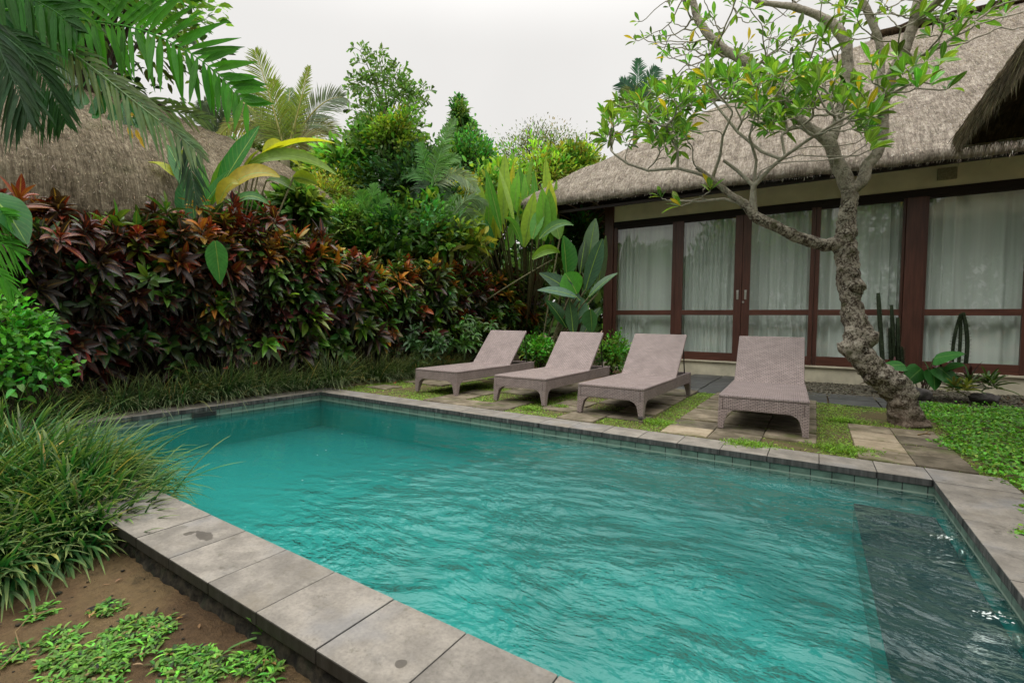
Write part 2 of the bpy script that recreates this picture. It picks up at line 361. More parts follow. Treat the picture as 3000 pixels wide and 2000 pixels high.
# pool tile
a = NT('pool_tile'); uv = a.coord('UV')
br = a.n('ShaderNodeTexBrick', Vector=uv, Color1=(.075, .12, .10, 1), Color2=(.10, .15, .125, 1), Mortar=(.012, .022, .02, 1), Scale=1., _offset=0.)
br.inputs['Mortar Size'].default_value = .004; br.inputs['Brick Width'].default_value = .145; br.inputs['Row Height'].default_value = .145
n1 = a.noise(a.coord(), 9., 6, .7); c = a.mix(.8, br.outputs[0], a.ramp(n1, [(.3, (.45, .5, .45)), (.65, (1.4, 1.5, 1.4))]), 'MULTIPLY')
zz = a.n('ShaderNodeSeparateXYZ', i0=a.n('ShaderNodeNewGeometry').outputs['Position']).outputs[2]
line = a.math('MULTIPLY', a.step(zz, -.128, -.118), a.step(zz, -.112, -.106, inv=True)); c = a.mix(a.math('MULTIPLY', line, .5), c, (.35, .42, .34))
c = a.mix(a.step(zz, -.24, -.13, inv=True), c, (.036, .38, .355))  # submerged teal, brightened to offset the weaker light on upright faces
M['tile'] = a.done(a.bsdf(c, .5, a.bump(br.outputs[1], -.5, .004), .4))
a = NT('pool_floor'); uv = a.coord('UV')
br = a.n('ShaderNodeTexBrick', Vector=uv, Color1=(.028, .285, .262, 1), Color2=(.030, .292, .268, 1), Mortar=(.026, .275, .255, 1), Scale=1., _offset=0.)
br.inputs['Mortar Size'].default_value = .006; br.inputs['Brick Width'].default_value = .3; br.inputs['Row Height'].default_value = .3
yy = a.n('ShaderNodeSeparateXYZ', i0=a.n('ShaderNodeNewGeometry').outputs['Position']).outputs[1]
fc = a.mix(a.step(yy, 1.8, 4.5), br.outputs[0], (.019, .195, .185))  # shade painted into the floor colour, deepening toward the far wall
M['floor'] = a.done(a.bsdf(fc, .6, None, .2))
M['step'] = plain('dark_step_stone', (.016, .022, .027), .6, 6., .3, .1)
# water
a = NT('pool_water'); geo = a.n('ShaderNodeNewGeometry'); pos = geo.outputs['Position']
sx = a.n('ShaderNodeSeparateXYZ', i0=pos)
j1 = a.n('ShaderNodeVectorMath', _operation='DISTANCE', i0=pos, i1=(-.1, 2.5, -.12)).outputs['Value']
amp = a.math('MULTIPLY', a.step(a.math('ADD', j1, a.math('MULTIPLY', a.noise(pos, 1.1, 2), 1.2)), 2.2, 4.4, inv=True), a.math('ADD', .30, a.math('MULTIPLY', a.step(a.noise(pos, 1.1, 3), .38, .62), .7)))
warp = a.noise(pos, .9, 2, .5, out=1)
pw = a.n('ShaderNodeVectorMath', _operation='MULTIPLY_ADD', i0=warp, i1=(.55, .55, .0), i2=pos).outputs[0]
w1 = a.noise(a.map(pw, (1., 1.9, 1), rot=(0, 0, .45)), 3.2, 3, .5)
w2 = a.noise(a.map(pw, (1., 1.7, 1), rot=(0, 0, -.3)), 9., 3, .55)
w3 = a.noise(a.map(pw, (1., 1.5, 1), rot=(0, 0, .9)), 25., 2, .5)
ww = a.n('ShaderNodeTexWave', Vector=a.map(pw, (1, 1, 1), rot=(0, 0, 1.2)), Scale=1.3, Distortion=7., _wave_type='BANDS'); ww.inputs['Detail'].default_value = 3.; ww.inputs['Detail Scale'].default_value = 1.4
h = a.math('ADD', a.math('MULTIPLY', w1, 1.5), a.math('ADD', a.math('MULTIPLY', w2, 1.1), a.math('ADD', a.math('MULTIPLY', w3, .20), a.math('MULTIPLY', ww.outputs[1], .35))))
h = a.math('MULTIPLY', h, a.math('ADD', .035, a.math('MULTIPLY', amp, 1.)))
nm = a.bump(h, 1., .062)
fr = a.n('ShaderNodeFresnel', IOR=1.42, Normal=nm).outputs[0]
gl = a.n('ShaderNodeBsdfGlossy', Color=(.95, 1, .98, 1), Roughness=.03, Normal=nm).outputs[0]
near = a.step(a.math('ADD', sx.outputs[1], a.math('MULTIPLY', sx.outputs[0], -.15)), 1.2, 5.0)
body = a.mix(near, (.045, .30, .28), (.018, .17, .165))
body = a.mix(.35, body, a.ramp(w1, [(.35, (.72, .76, .76)), (.65, (1.25, 1.2, 1.2))]), 'MULTIPLY')
df = a.n('ShaderNodeBsdfDiffuse', Color=body).outputs[0]
tp = a.n('ShaderNodeBsdfTransparent', Color=(.80, .95, .93, 1)).outputs[0]
inner = a.n('ShaderNodeMixShader', i0=.93, i1=df, i2=tp).outputs[0]
M['water'] = a.done(a.n('ShaderNodeMixShader', i0=fr, i1=inner, i2=gl).outputs[0])

# ------------------------------------------------------------------ world and sun
w = bpy.data.worlds.new('World'); sc.world = w; w.use_nodes = True; nt = w.node_tree; nt.nodes.clear()
sky = nt.nodes.new('ShaderNodeTexSky'); sky.sky_type = 'NISHITA'; sky.sun_disc = False
SE, SA = math.radians(62), math.radians(200)
sky.sun_elevation = SE; sky.sun_rotation = SA; sky.air_density = 1.5; sky.dust_density = 5.
hs = nt.nodes.new('ShaderNodeHueSaturation'); hs.inputs['Saturation'].default_value = .08; nt.links.new(sky.outputs[0], hs.inputs['Color'])
mx = nt.nodes.new('ShaderNodeMix'); mx.data_type = 'RGBA'; mx.inputs[0].default_value = .86
nt.links.new(hs.outputs[0], mx.inputs[6]); mx.inputs[7].default_value = (9.5, 9.32, 9.05, 1)
tc = nt.nodes.new('ShaderNodeTexCoord'); sz_ = nt.nodes.new('ShaderNodeSeparateXYZ'); nt.links.new(tc.outputs['Generated'], sz_.inputs[0])
mr = nt.nodes.new('ShaderNodeMapRange'); mr.interpolation_type = 'SMOOTHSTEP'; mr.inputs[1].default_value = .48; mr.inputs[2].default_value = .92; mr.inputs[3].default_value = 1.; mr.inputs[4].default_value = 3.9; nt.links.new(sz_.outputs[2], mr.inputs[0])
cn = nt.nodes.new('ShaderNodeTexNoise'); cn.inputs['Scale'].default_value = 2.2; cn.inputs['Detail'].default_value = 4; nt.links.new(tc.outputs['Generated'], cn.inputs['Vector'])
c3 = nt.nodes.new('ShaderNodeMapRange'); c3.inputs[1].default_value = .3; c3.inputs[2].default_value = .7; c3.inputs[3].default_value = .965; c3.inputs[4].default_value = 1.03; nt.links.new(cn.outputs[0], c3.inputs[0])
mm_ = nt.nodes.new('ShaderNodeMath'); mm_.operation = 'MULTIPLY'; nt.links.new(mr.outputs[0], mm_.inputs[0]); nt.links.new(c3.outputs[0], mm_.inputs[1])
m10 = nt.nodes.new('ShaderNodeMath'); m10.operation = 'MULTIPLY'; m10.inputs[1].default_value = .098; nt.links.new(mm_.outputs[0], m10.inputs[0])
bg = nt.nodes.new('ShaderNodeBackground'); nt.links.new(m10.outputs[0], bg.inputs[1]); nt.links.new(mx.outputs[2], bg.inputs[0])
wo = nt.nodes.new('ShaderNodeOutputWorld'); nt.links.new(bg.outputs[0], wo.inputs[0])
sun = bpy.data.lights.new('sun', 'SUN'); sun.energy = .5; sun.angle = math.radians(40); sun.color = (1, .96, .9)
so = bpy.data.objects.new('sun', sun); COL.objects.link(so)
sd = Vector((math.sin(SA)*math.cos(SE), math.cos(SA)*math.cos(SE), math.sin(SE)))   # direction towards the sun
so.rotation_euler = sd.to_track_quat('Z', 'Y').to_euler(); so.location = (0, 0, 20)
sc.view_settings.view_transform = 'Standard'; sc.view_settings.look = 'None'; sc.view_settings.exposure = 0
sc.cycles.max_bounces = 8; sc.cycles.transparent_max_bounces = 12; sc.cycles.sample_clamp_indirect = 6

# ------------------------------------------------------------------ ground
PX0, PX1, PY0, PY1 = -6.38, .75, 1.30, 4.50            # inner pool edge
CW = .355                                              # coping width
def patch(name, xs, ys, zf, mat, kind='structure', parent=None):
    P = [[(x, y, zf(x, y)) for y in ys] for x in xs]
    m = MB(); m.grid(P); o = m.obj(name, mat, parent, True)
    if kind: o['kind'] = kind
    return o
def soil_z(x, y): return -.19+.008*max(0, NZ((x, y, 5), 34))+.04*max(0., min(1., (y-.55)/.4))+.035*NZ((x, y, 0), 1.3)+.012*NZ((x, y, 3), 5)+.006*NZ((x, y, 9), 19)
X0, X1 = PX0-CW+.04, PX1+CW-.04
patch('soil_ground', np.linspace(-6.8, 3, 220), np.linspace(-1.5, PY0-CW+.06, 60), soil_z, M['soil'])
g = MB()
def gz(z, x0, x1, y0, y1): g.add([(x0, y0, z), (x1, y0, z), (x1, y1, z), (x0, y1, z)], [(0, 1, 2, 3)])
gz(-.22, -600, 600, -600, -1.5); gz(-.2, -600, -6.8, -1.5, 600); gz(-.2, 3, 600, -1.5, .98)
gz(-.06, X1, 600, .98, 4.6); gz(-.06, -6.8, 600, PY1+CW-.05, 600); gz(-.2, -6.8, PX0-CW+.03, .9, PY1+CW-.05)
o = g.obj('ground', M['soil']); o['kind'] = 'structure'
patch('patio_ground', np.linspace(-6.9, 2.2, 120), np.linspace(PY1+CW-.03, 8.1, 60), lambda x, y: -.022+.012*NZ((x, y, 0), 2.2), M['patio'])

# ------------------------------------------------------------------ pool
m = MB(); zb = -.52
m.add([(PX0-.05, PY0-.05, zb), (PX1+.05, PY0-.05, zb), (PX1+.05, PY1+.05, zb), (PX0-.05, PY1+.05, zb)], [(0, 1, 2, 3)])
o = m.obj('pool_floor', M['floor']); o['kind'] = 'structure'
m = MB(); i_ = .012; zt = -.052
a_, b_, c_, d_ = PX0-i_, PX1+i_, PY0-i_, PY1+i_
m.add([(a_, c_, zb-.01), (b_, c_, zb-.01), (b_, d_, zb-.01), (a_, d_, zb-.01), (a_, c_, zt), (b_, c_, zt), (b_, d_, zt), (a_, d_, zt)], [(0, 1, 5, 4), (1, 2, 6, 5), (2, 3, 7, 6), (3, 0, 4, 7)])
o = m.obj('pool_wall', M['tile']); o['kind'] = 'structure'
m = MB(); m.box((.285, PY0, -.6), (PX1+.005, PY1-.09, -.249)); o = m.obj('pool_step_riser', M['floor']); o['kind'] = 'structure'
m = MB(); m.box((.285, PY0, -.248), (PX1+.005, PY1-.09, -.244)); o = m.obj('pool_step', M['step']); o['kind'] = 'structure'
P = [[(x, y, -.12) for y in np.linspace(PY0-.01, PY1+.01, 30)] for x in np.linspace(PX0-.01, PX1+.01, 60)]
m = MB(); m.grid(P); o = m.obj('pool_water', M['water'], None, True); o['kind'] = 'structure'
pe = empty('pool_edge', (-2.8, PY0, 0), 'grey stone coping running round the swimming pool', 'pool edge')
G_ = .0016
def slab(x0, x1, y0, y1, z0=-.055, z1=0., bev=.005, mat='coping', name='coping_stone', parent=pe, jit=.0015):
    m = MB(); dz = random.uniform(-jit, jit)
    cx, cy = (x0+x1)/2, (y0+y1)/2
    m.box((x0+G_-cx, y0+G_-cy, z0), (x1-G_-cx, y1-G_-cy, z1+dz))
    o = m.obj(name, M[mat], parent, bevel=bev, world=False)
    o.location = (cx-(parent.location.x if parent else 0), cy-(parent.location.y if parent else 0), -(parent.location.z if parent else 0)); return o
xs = [-1.374+.365*k for k in range(-14, 8)]; xs = [x for x in xs if PX0 < x < PX1-.1]; xs = [PX0]+[x for x in xs if x > PX0+.1]+[PX1]
for x0, x1 in zip(xs[:-1], xs[1:]): slab(x0, x1, PY0-CW, PY0)
xs = [.057+.37*k for k in range(-20, 3)]; xs = [PX0]+[x for x in xs if PX0+.1 < x < PX1-.1]+[PX1]
for x0, x1 in zip(xs[:-1], xs[1:]): slab(x0, x1, PY1, PY1+CW)
ys = np.linspace(PY0-CW, PY1+CW, 11)
for y0, y1 in zip(ys[:-1], ys[1:]): slab(PX1, PX1+CW+.1, y0, y1); slab(PX0-CW, PX0, y0, y1)
m = MB(); q_ = .016
m.box((PX0-CW+.02, PY1+q_, -.6), (PX1+CW, PY1+CW-.02, -.056)); m.box((PX0-CW+.02, PY0-CW+.05, -.6), (PX1+CW, PY0-q_, -.056))
m.box((PX0-CW+.02, PY0-q_+.001, -.6), (PX0-q_, PY1+q_-.001, -.0565)); m.box((PX1+q_, PY0-q_+.001, -.6), (PX1+CW, PY1+q_-.001, -.0565))
m.obj('mortar_bed', M['rubble'], pe)
# rough masonry below the near coping
m = MB(); P = []
for i, x in enumerate(np.linspace(-6.5, PX1, 420)):
    row = []
    for j, z in enumerate(np.linspace(-.057, -.26, 12)):
        t = j/11; n = NZ((x*9, z*9, 0), 1.5)*.022+NZ((x*30, z*30, 2), 1.2)*.010
        row.append((x, PY0-CW+.045-.02*t+n-.035*max(0, math.sin(t*3.2)-.6), z))
    P.append(row)
m.grid(P); o = m.obj('rubble_footing', M['rubble'], pe, True)
for k in range(90):
    x = random.uniform(-3.6, -.9)
# inlet jets with churning bubbles, skimmer
for nm, p, lb in (('far', PZ(2783, 1576, -.12), 'white bubbling water jet at the right pool wall nearer the loungers'), ('near', PZ(2930, 1810, -.12), 'white bubbling water jet at the right pool wall nearest the picture corner')):
    e = empty('water_jet', (p[0], p[1], -.13), lb, 'water jet', 'water jets in the pool wall')
    m = MB()
    for k in range(34):
        q = R.normal(0, 1, 2)*(.032, .02); r = random.uniform(.0012, .0042)
        c = np.array([p[0]-.03+q[0], p[1]+q[1]+q[0]*.3, -.118])
        th = [i*math.pi/3 for i in range(6)]
        m.add([c+(r*1.5*math.cos(t), r*math.sin(t), 0) for t in th]+[c+(0, 0, r*.6)], [(i, (i+1) % 6, 6) for i in range(6)])
    m.obj('bubbles', M['foam'], e, True)
    m = MB(); m.tube([(PX1+.01, p[1], -.2), (PX1-.012, p[1], -.2)], .03, 16); m.obj('inlet_nozzle', M['chrome'], e, True)
m = MB(); y0, y1 = 2.72, 3.0
m.box((PX0-.005, y0, -.118), (PX0+.006, y0+.012, -.06)); m.box((PX0-.005, y1-.012, -.118), (PX0+.006, y1, -.06)); m.box((PX0-.005, y0, -.067), (PX0+.0065, y1, -.058))
o = m.obj('skimmer', M['darkslab']); meta(o, 'dark rectangular skimmer opening in the far left pool wall under the coping', 'skimmer')
m = MB(); m.box((PX0-.004, y0+.012, -.12), (PX0+.002, y1-.012, -.067)); m.obj('opening', M['metal'], o)
# tiny bright drops floating on the calm part of the water
m = MB()
for (x, y) in ((1002, 1270), (930, 1332), (955, 1318), (1122, 1237), (1137, 1251), (886, 1406)):
    c = PZ(x, y, -.1192); r = .006; m.add([c+(r*math.cos(t), r*math.sin(t), 0) for t in [i*math.pi/3 for i in range(6)]]+[c+(0, 0, .0006)], [(i, (i+1) % 6, 6) for i in range(6)])
o = m.obj('floating_petals', M['foam'], None, True); meta(o, 'tiny white specks drifting on the calm left part of the water', 'petals', kind='stuff')

# ------------------------------------------------------------------ patio slabs and grass
GRP_S = 'stone slabs set in the grass beside the pool'
slabs = []
def paving(x0, x1, y0, y1, mat, label, z1=.0):
    m = MB(); cx, cy = (x0+x1)/2, (y0+y1)/2; ch = .008
    m.box((x0-cx, y0-cy, -.06), (x1-cx, y1-cy, 0))
    o = m.obj('paving_slab', M[mat], None, bevel=ch); o.location = (cx, cy, z1+random.uniform(-.004, .004)); o.rotation_euler = (random.uniform(-.006, .006), random.uniform(-.006, .006), random.uniform(-.012, .012))
    meta(o, label, 'paving slab', GRP_S); slabs.append((x0, x1, y0, y1)); return o
rows = []; y = PY1+CW+.05
while y < 7.9: rows.append((y, y+.40)); rows.append((y+.405, y+.80)); y += .87
bx = -6.3
pale = {(2, 1), (4, 1), (5, 0)}
for b in range(5):
    x0 = .34-1.66*b
    w_ = [.38, .37] if b == 0 else [.455, .455, .455]
    if b == 0: cols_ = [(x0, x0+.37), (x0+.375, x0+.74)]
    else: cols_ = [(x0+.455*k, x0+.455*(k+1)-.005) for k in range(3)]
    for ci, (a0, a1) in enumerate(cols_):
        for ri, (c0, c1) in enumerate(rows):
            if a0 < -6.4: continue
            if b == 0 and ri > 3: continue
            if b == 4 and random.random() < .5: continue
            if b in (1, 2, 3) and random.random() < .12: continue
            light = (b == 0 and ci == 0 and ri in (1, 2)) or (b == 1 and ci == 0 and ri == 0) or (b == 1 and ci == 2 and ri == 0) or (b == 2 and ci in (0,) and ri == 0) or (b == 2 and ci == 2 and ri == 2)
            paving(a0, a1, c0, c1, 'paleslab' if light else 'slab', 'pale cream slab that stands out among the brown slabs by the pool' if light else 'mossy brown slab set in the grass between the pool and the villa')
DS = 'dark grey slab of the path in front of the villa plinth'
for x0 in np.arange(-2.9, 1.2, .62):
    for y0 in (8.25, 8.87): paving(x0, x0+.6, y0, y0+.6, 'darkslab', DS, -.02)
for x0 in (-2.3, -1.68):
    for y0 in (9.49, 10.11, 10.73): paving(x0, x0+.6, y0, y0+.6, 'darkslab', DS, -.02)
def in_slab(x, y, mg=0.):
    for s in slabs:
        if s[0]+mg < x < s[1]-mg and s[2]+mg < y < s[3]-mg: return True
    return False
# grass in the joints and strips
gb = GB(); pts = []
while len(pts) < 44000:
    x, y = R.uniform(-6.6, 1.25), R.uniform(PY1+CW-.01, 8.25)
    if in_slab(x, y, .02) and R.random() > .05+.75*max(0, NZ((x, y, 7), 1.3)): continue
    dn = NZ((x, y, 0), 1.7)+.25*NZ((x, y, 5), 6)
    strip = any(abs(x-(.20-1.66*k)) < .13 for k in range(5))
    if R.random() > (.95 if strip else .42+dn*1.6+(.3 if (x < -3.6 or y < 5.0) else 0)): continue
    pts.append((x, y, -.02))
pts = np.array(pts); m_ = len(pts)
def rdir(m, up=.6, spread=1.): a = R.uniform(0, 2*np.pi, m); r = R.uniform(.2, spread, m); return unit(np.stack([np.cos(a)*r, np.sin(a)*r, np.full(m, up)+R.normal(0, .15, m)], 1))
def vary(c, m, s=.25, hue=.08):
    c = np.array(c, float); return np.clip(c[None]*(1+R.normal(0, s, (m, 1)))*(1+R.normal(0, hue, (m, 3))), .003, .9)
gb.blades(pts, rdir(m_, .45), rdir(m_, 1), R.uniform(.02, .055, m_), R.uniform(.005, .010, m_), vary((.14, .23, .03), m_, .35, .12), n=3, droop=.5, shape='grass')
for (px, py, r_, n_) in ((2190, 1300, .16, 900), (1930, 1235, .15, 500), (1560, 1195, .13, 350), (2480, 1315, .2, 900), (1640, 1190, .1, 200), (2470, 1230, .13, 500)):
    c = PZ(px, py); q = np.c_[c[0]+R.normal(0, r_*.55, n_), c[1]+R.normal(0, r_*.4, n_), np.full(n_, -.01)]
    gb.blades(q, rdir(n_, .8), rdir(n_, 1), R.uniform(.05, .11, n_), R.uniform(.005, .009, n_), vary((.12, .22, .02), n_, .3, .1), n=4, droop=.5, shape='grass')
o = gb.obj('lawn_grass', M['grass']); meta(o, 'short grass growing in the joints and strips between the paving slabs', 'grass', kind='stuff')
# leafy groundcover on the right
gb = GB(); n_ = 90000
q = np.c_[R.uniform(.55, 6, n_), R.uniform(1.8, 9.2, n_)]
edge = np.where(q[:, 1] < 4.95, 1.12+.12*np.sin(q[:, 1]*3.1)-.05*np.sin(q[:, 1]*11)+np.clip(3.3-q[:, 1], 0, 2)*.12, 1.10+.10*np.sin(q[:, 1]*5))
keep = (q[:, 0] > edge+R.normal(0, .03, n_)) & ~((q[:, 1] > 6.7) & (q[:, 1] < 7.4) & (q[:, 0] < 1.2)) & (q[:, 1] < 9.0+R.normal(0, .08, n_))
q = q[keep]; n_ = len(q)
hz = np.array([.05+.05*NZ((x, y, 1), 2.4)+.03*NZ((x, y, 1), 8) for x, y in q])
ramp_ = np.clip((q[:, 0]-1.12)/.3, .15, 1)
q = np.c_[q, np.clip(hz, .0, .2)*ramp_*R.uniform(.5, 1.1, n_)-.01]
cc = vary((.07, .21, .015), n_, .35, .12); yl = R.random(n_) < .16; cc[yl] = vary((.14, .26, .02), yl.sum(), .2)
gb.blades(q, rdir(n_, .35), rdir(n_, 1.2), R.uniform(.03, .05, n_), R.uniform(.016, .026, n_), cc, n=4, droop=.25, shape='leaf', fold=.1)
o = gb.obj('groundcover', M['leaf']); meta(o, 'dense bright green clover-like groundcover on the right beyond the pool corner', 'groundcover', kind='stuff')
patch('planting_bed', np.linspace(1.0, 8, 60), np.linspace(1, 9.1, 60), lambda x, y: -.03+.02*NZ((x, y, 1), 2.4), M['patio'])
# gravel
m = MB()
ico = [(0, 0, 1), (.9, 0, .45), (.28, .85, .45), (-.72, .53, .45), (-.72, -.53, .45), (.28, -.85, .45), (0, 0, -.3)]
icf = [(0, 1, 2), (0, 2, 3), (0, 3, 4), (0, 4, 5), (0, 5, 1), (6, 2, 1), (6, 3, 2), (6, 4, 3), (6, 5, 4), (6, 1, 5)]
gp = []
for k in range(5200):
    x = random.uniform(-.5, 5) if k % 3 else random.uniform(-1, 2.4); y = random.uniform(9.1, 11.35)
    if x < -1.0 : continue
    s = random.uniform(.018, .04); th = random.uniform(0, 6.28); c, s_ = math.cos(th), math.sin(th)
    sx_, sy_, sz_ = s*random.uniform(.8, 1.5), s*random.uniform(.7, 1.1), s*random.uniform(.5, .8)
    m.add([(x+c*p[0]*sx_-s_*p[1]*sy_, y+s_*p[0]*sx_+c*p[1]*sy_, -.045+random.uniform(0, .012)+p[2]*sz_) for p in ico], icf)
o = m.obj('gravel', M['pebble'], None, True); meta(o, 'mossy pebbles spread along the foot of the villa', 'gravel', kind='stuff')
#PART2
# ------------------------------------------------------------------ loungers
def make_lounger():
    t = empty('sun_lounger', (0, 0, 0), 'x', 'sun lounger', 'rattan sun loungers in a row by the pool')
    W2 = .415; LN = 2.33; TOP = .36; AP = .205; HY = 1.45
    m = MB(); m.box((-W2, 0, TOP-.035), (W2, HY, TOP)); m.obj('seat', M['wicker'], t, bevel=.012)
    m = MB()
    for s in (-1, 1): m.box((min(s*W2, s*(W2-.045))+(.002 if s > 0 else .002), .004, AP), (max(s*W2, s*(W2-.045))-.002, HY-.002, TOP-.034)); m.box((min(s*W2, s*(W2-.045))+.002, HY+.001, AP), (max(s*W2, s*(W2-.045))-.002, LN, TOP))
    m.box((-W2+.046, .003, AP+.001), (W2-.046, .045, TOP-.034)); m.box((-W2+.046, LN-.045, AP+.001), (W2-.046, LN-.002, TOP-.002))
    m.obj('frame', M['wicker'], t, bevel=.006)
    m = MB(); ca, sa = math.cos(math.radians(46)), math.sin(math.radians(46)); BL = .86; th = .035
    pr = [(-.40, HY+.005, TOP-.03), (-.40, HY+.005+BL*ca, TOP-.03+BL*sa), (-.40, HY+.005+BL*ca+th*sa, TOP-.03+BL*sa-th*ca), (-.40, HY+.005+th*sa, TOP-.03-th*ca)]
    m.prism(pr, (.80, 0, 0)); m.obj('backrest', M['wicker'], t, bevel=.008)
    for sx in (-1, 1):
        for yy, sy in ((0, 1), (LN, -1)):
            m = MB(); n = 8
            def ring(z, w): return [(sx*(W2-.001), yy+sy*.001, z), (sx*(W2-.001-w), yy+sy*.001, z), (sx*(W2-.001-w), yy+sy*(w+.001), z), (sx*(W2-.001), yy+sy*(w+.001), z)]
            zs = [(0, .052), (.06, .062), (.12, .074), (.15, .084), (.175, .10), (.192, .125), (AP+.002, .165)]
            V = [p for z, w in zs for p in ring(z, w)]; fs = [(0, 1, 2, 3)]
            for i in range(len(zs)-1):
                for k in range(4): fs.append((i*4+k, i*4+(k+1) % 4, i*4+4+(k+1) % 4, i*4+4+k))
            m.add(V, fs)
            m.obj('leg', M['wicker'], t)
    for s in (-1, 1):
        m = MB(); m.tube([(s*.345, HY+.62, TOP+.33*1.0+.14), (s*.35, HY+.72, TOP-.03)], .009, 8); m.obj('strut', M['metal'], t)
    m = MB(); m.tube([(-.36, HY+.72, TOP-.03), (.36, HY+.72, TOP-.03)], .008, 8); m.obj('cross_bar', M['metal'], t)
    return t
lg = make_lounger(); kids = list(lg.children)
spots = [((-4.865, 5.42), .5, 'rattan sun lounger at the left end of the row, nearest the croton hedge'),
         ((-3.39, 5.46), .2, 'rattan sun lounger second from the hedge, leafy shrub just behind its raised backrest'),
         ((-2.045, 5.34), -.6, 'rattan sun lounger second from the right, small castor under its front right leg'),
         ((-.438, 5.44), 2.3, 'rattan sun lounger at the right end of the row, beside the crooked frangipani trunk')]
for i, ((x, y), rz, lb) in enumerate(spots):
    t = lg if i == 0 else lg.copy()
    if i:
        COL.objects.link(t)
        for c in kids:
            d = c.copy(); COL.objects.link(d); d.parent = t
    t.location = (x, y, .003); t.rotation_euler = (0, 0, math.radians(rz)); t['label'] = lb
    if i == 2:
        m = MB(); m.tube([(.36, .012, .018), (.41, .012, .018)], .022, 14); o = m.obj('castor', M['boulder'], t, world=False)
for c in kids: c.matrix_parent_inverse = Matrix()
for o in bpy.data.objects:
    if o.parent and o.parent.name.startswith('sun_lounger'): o.matrix_parent_inverse = Matrix()

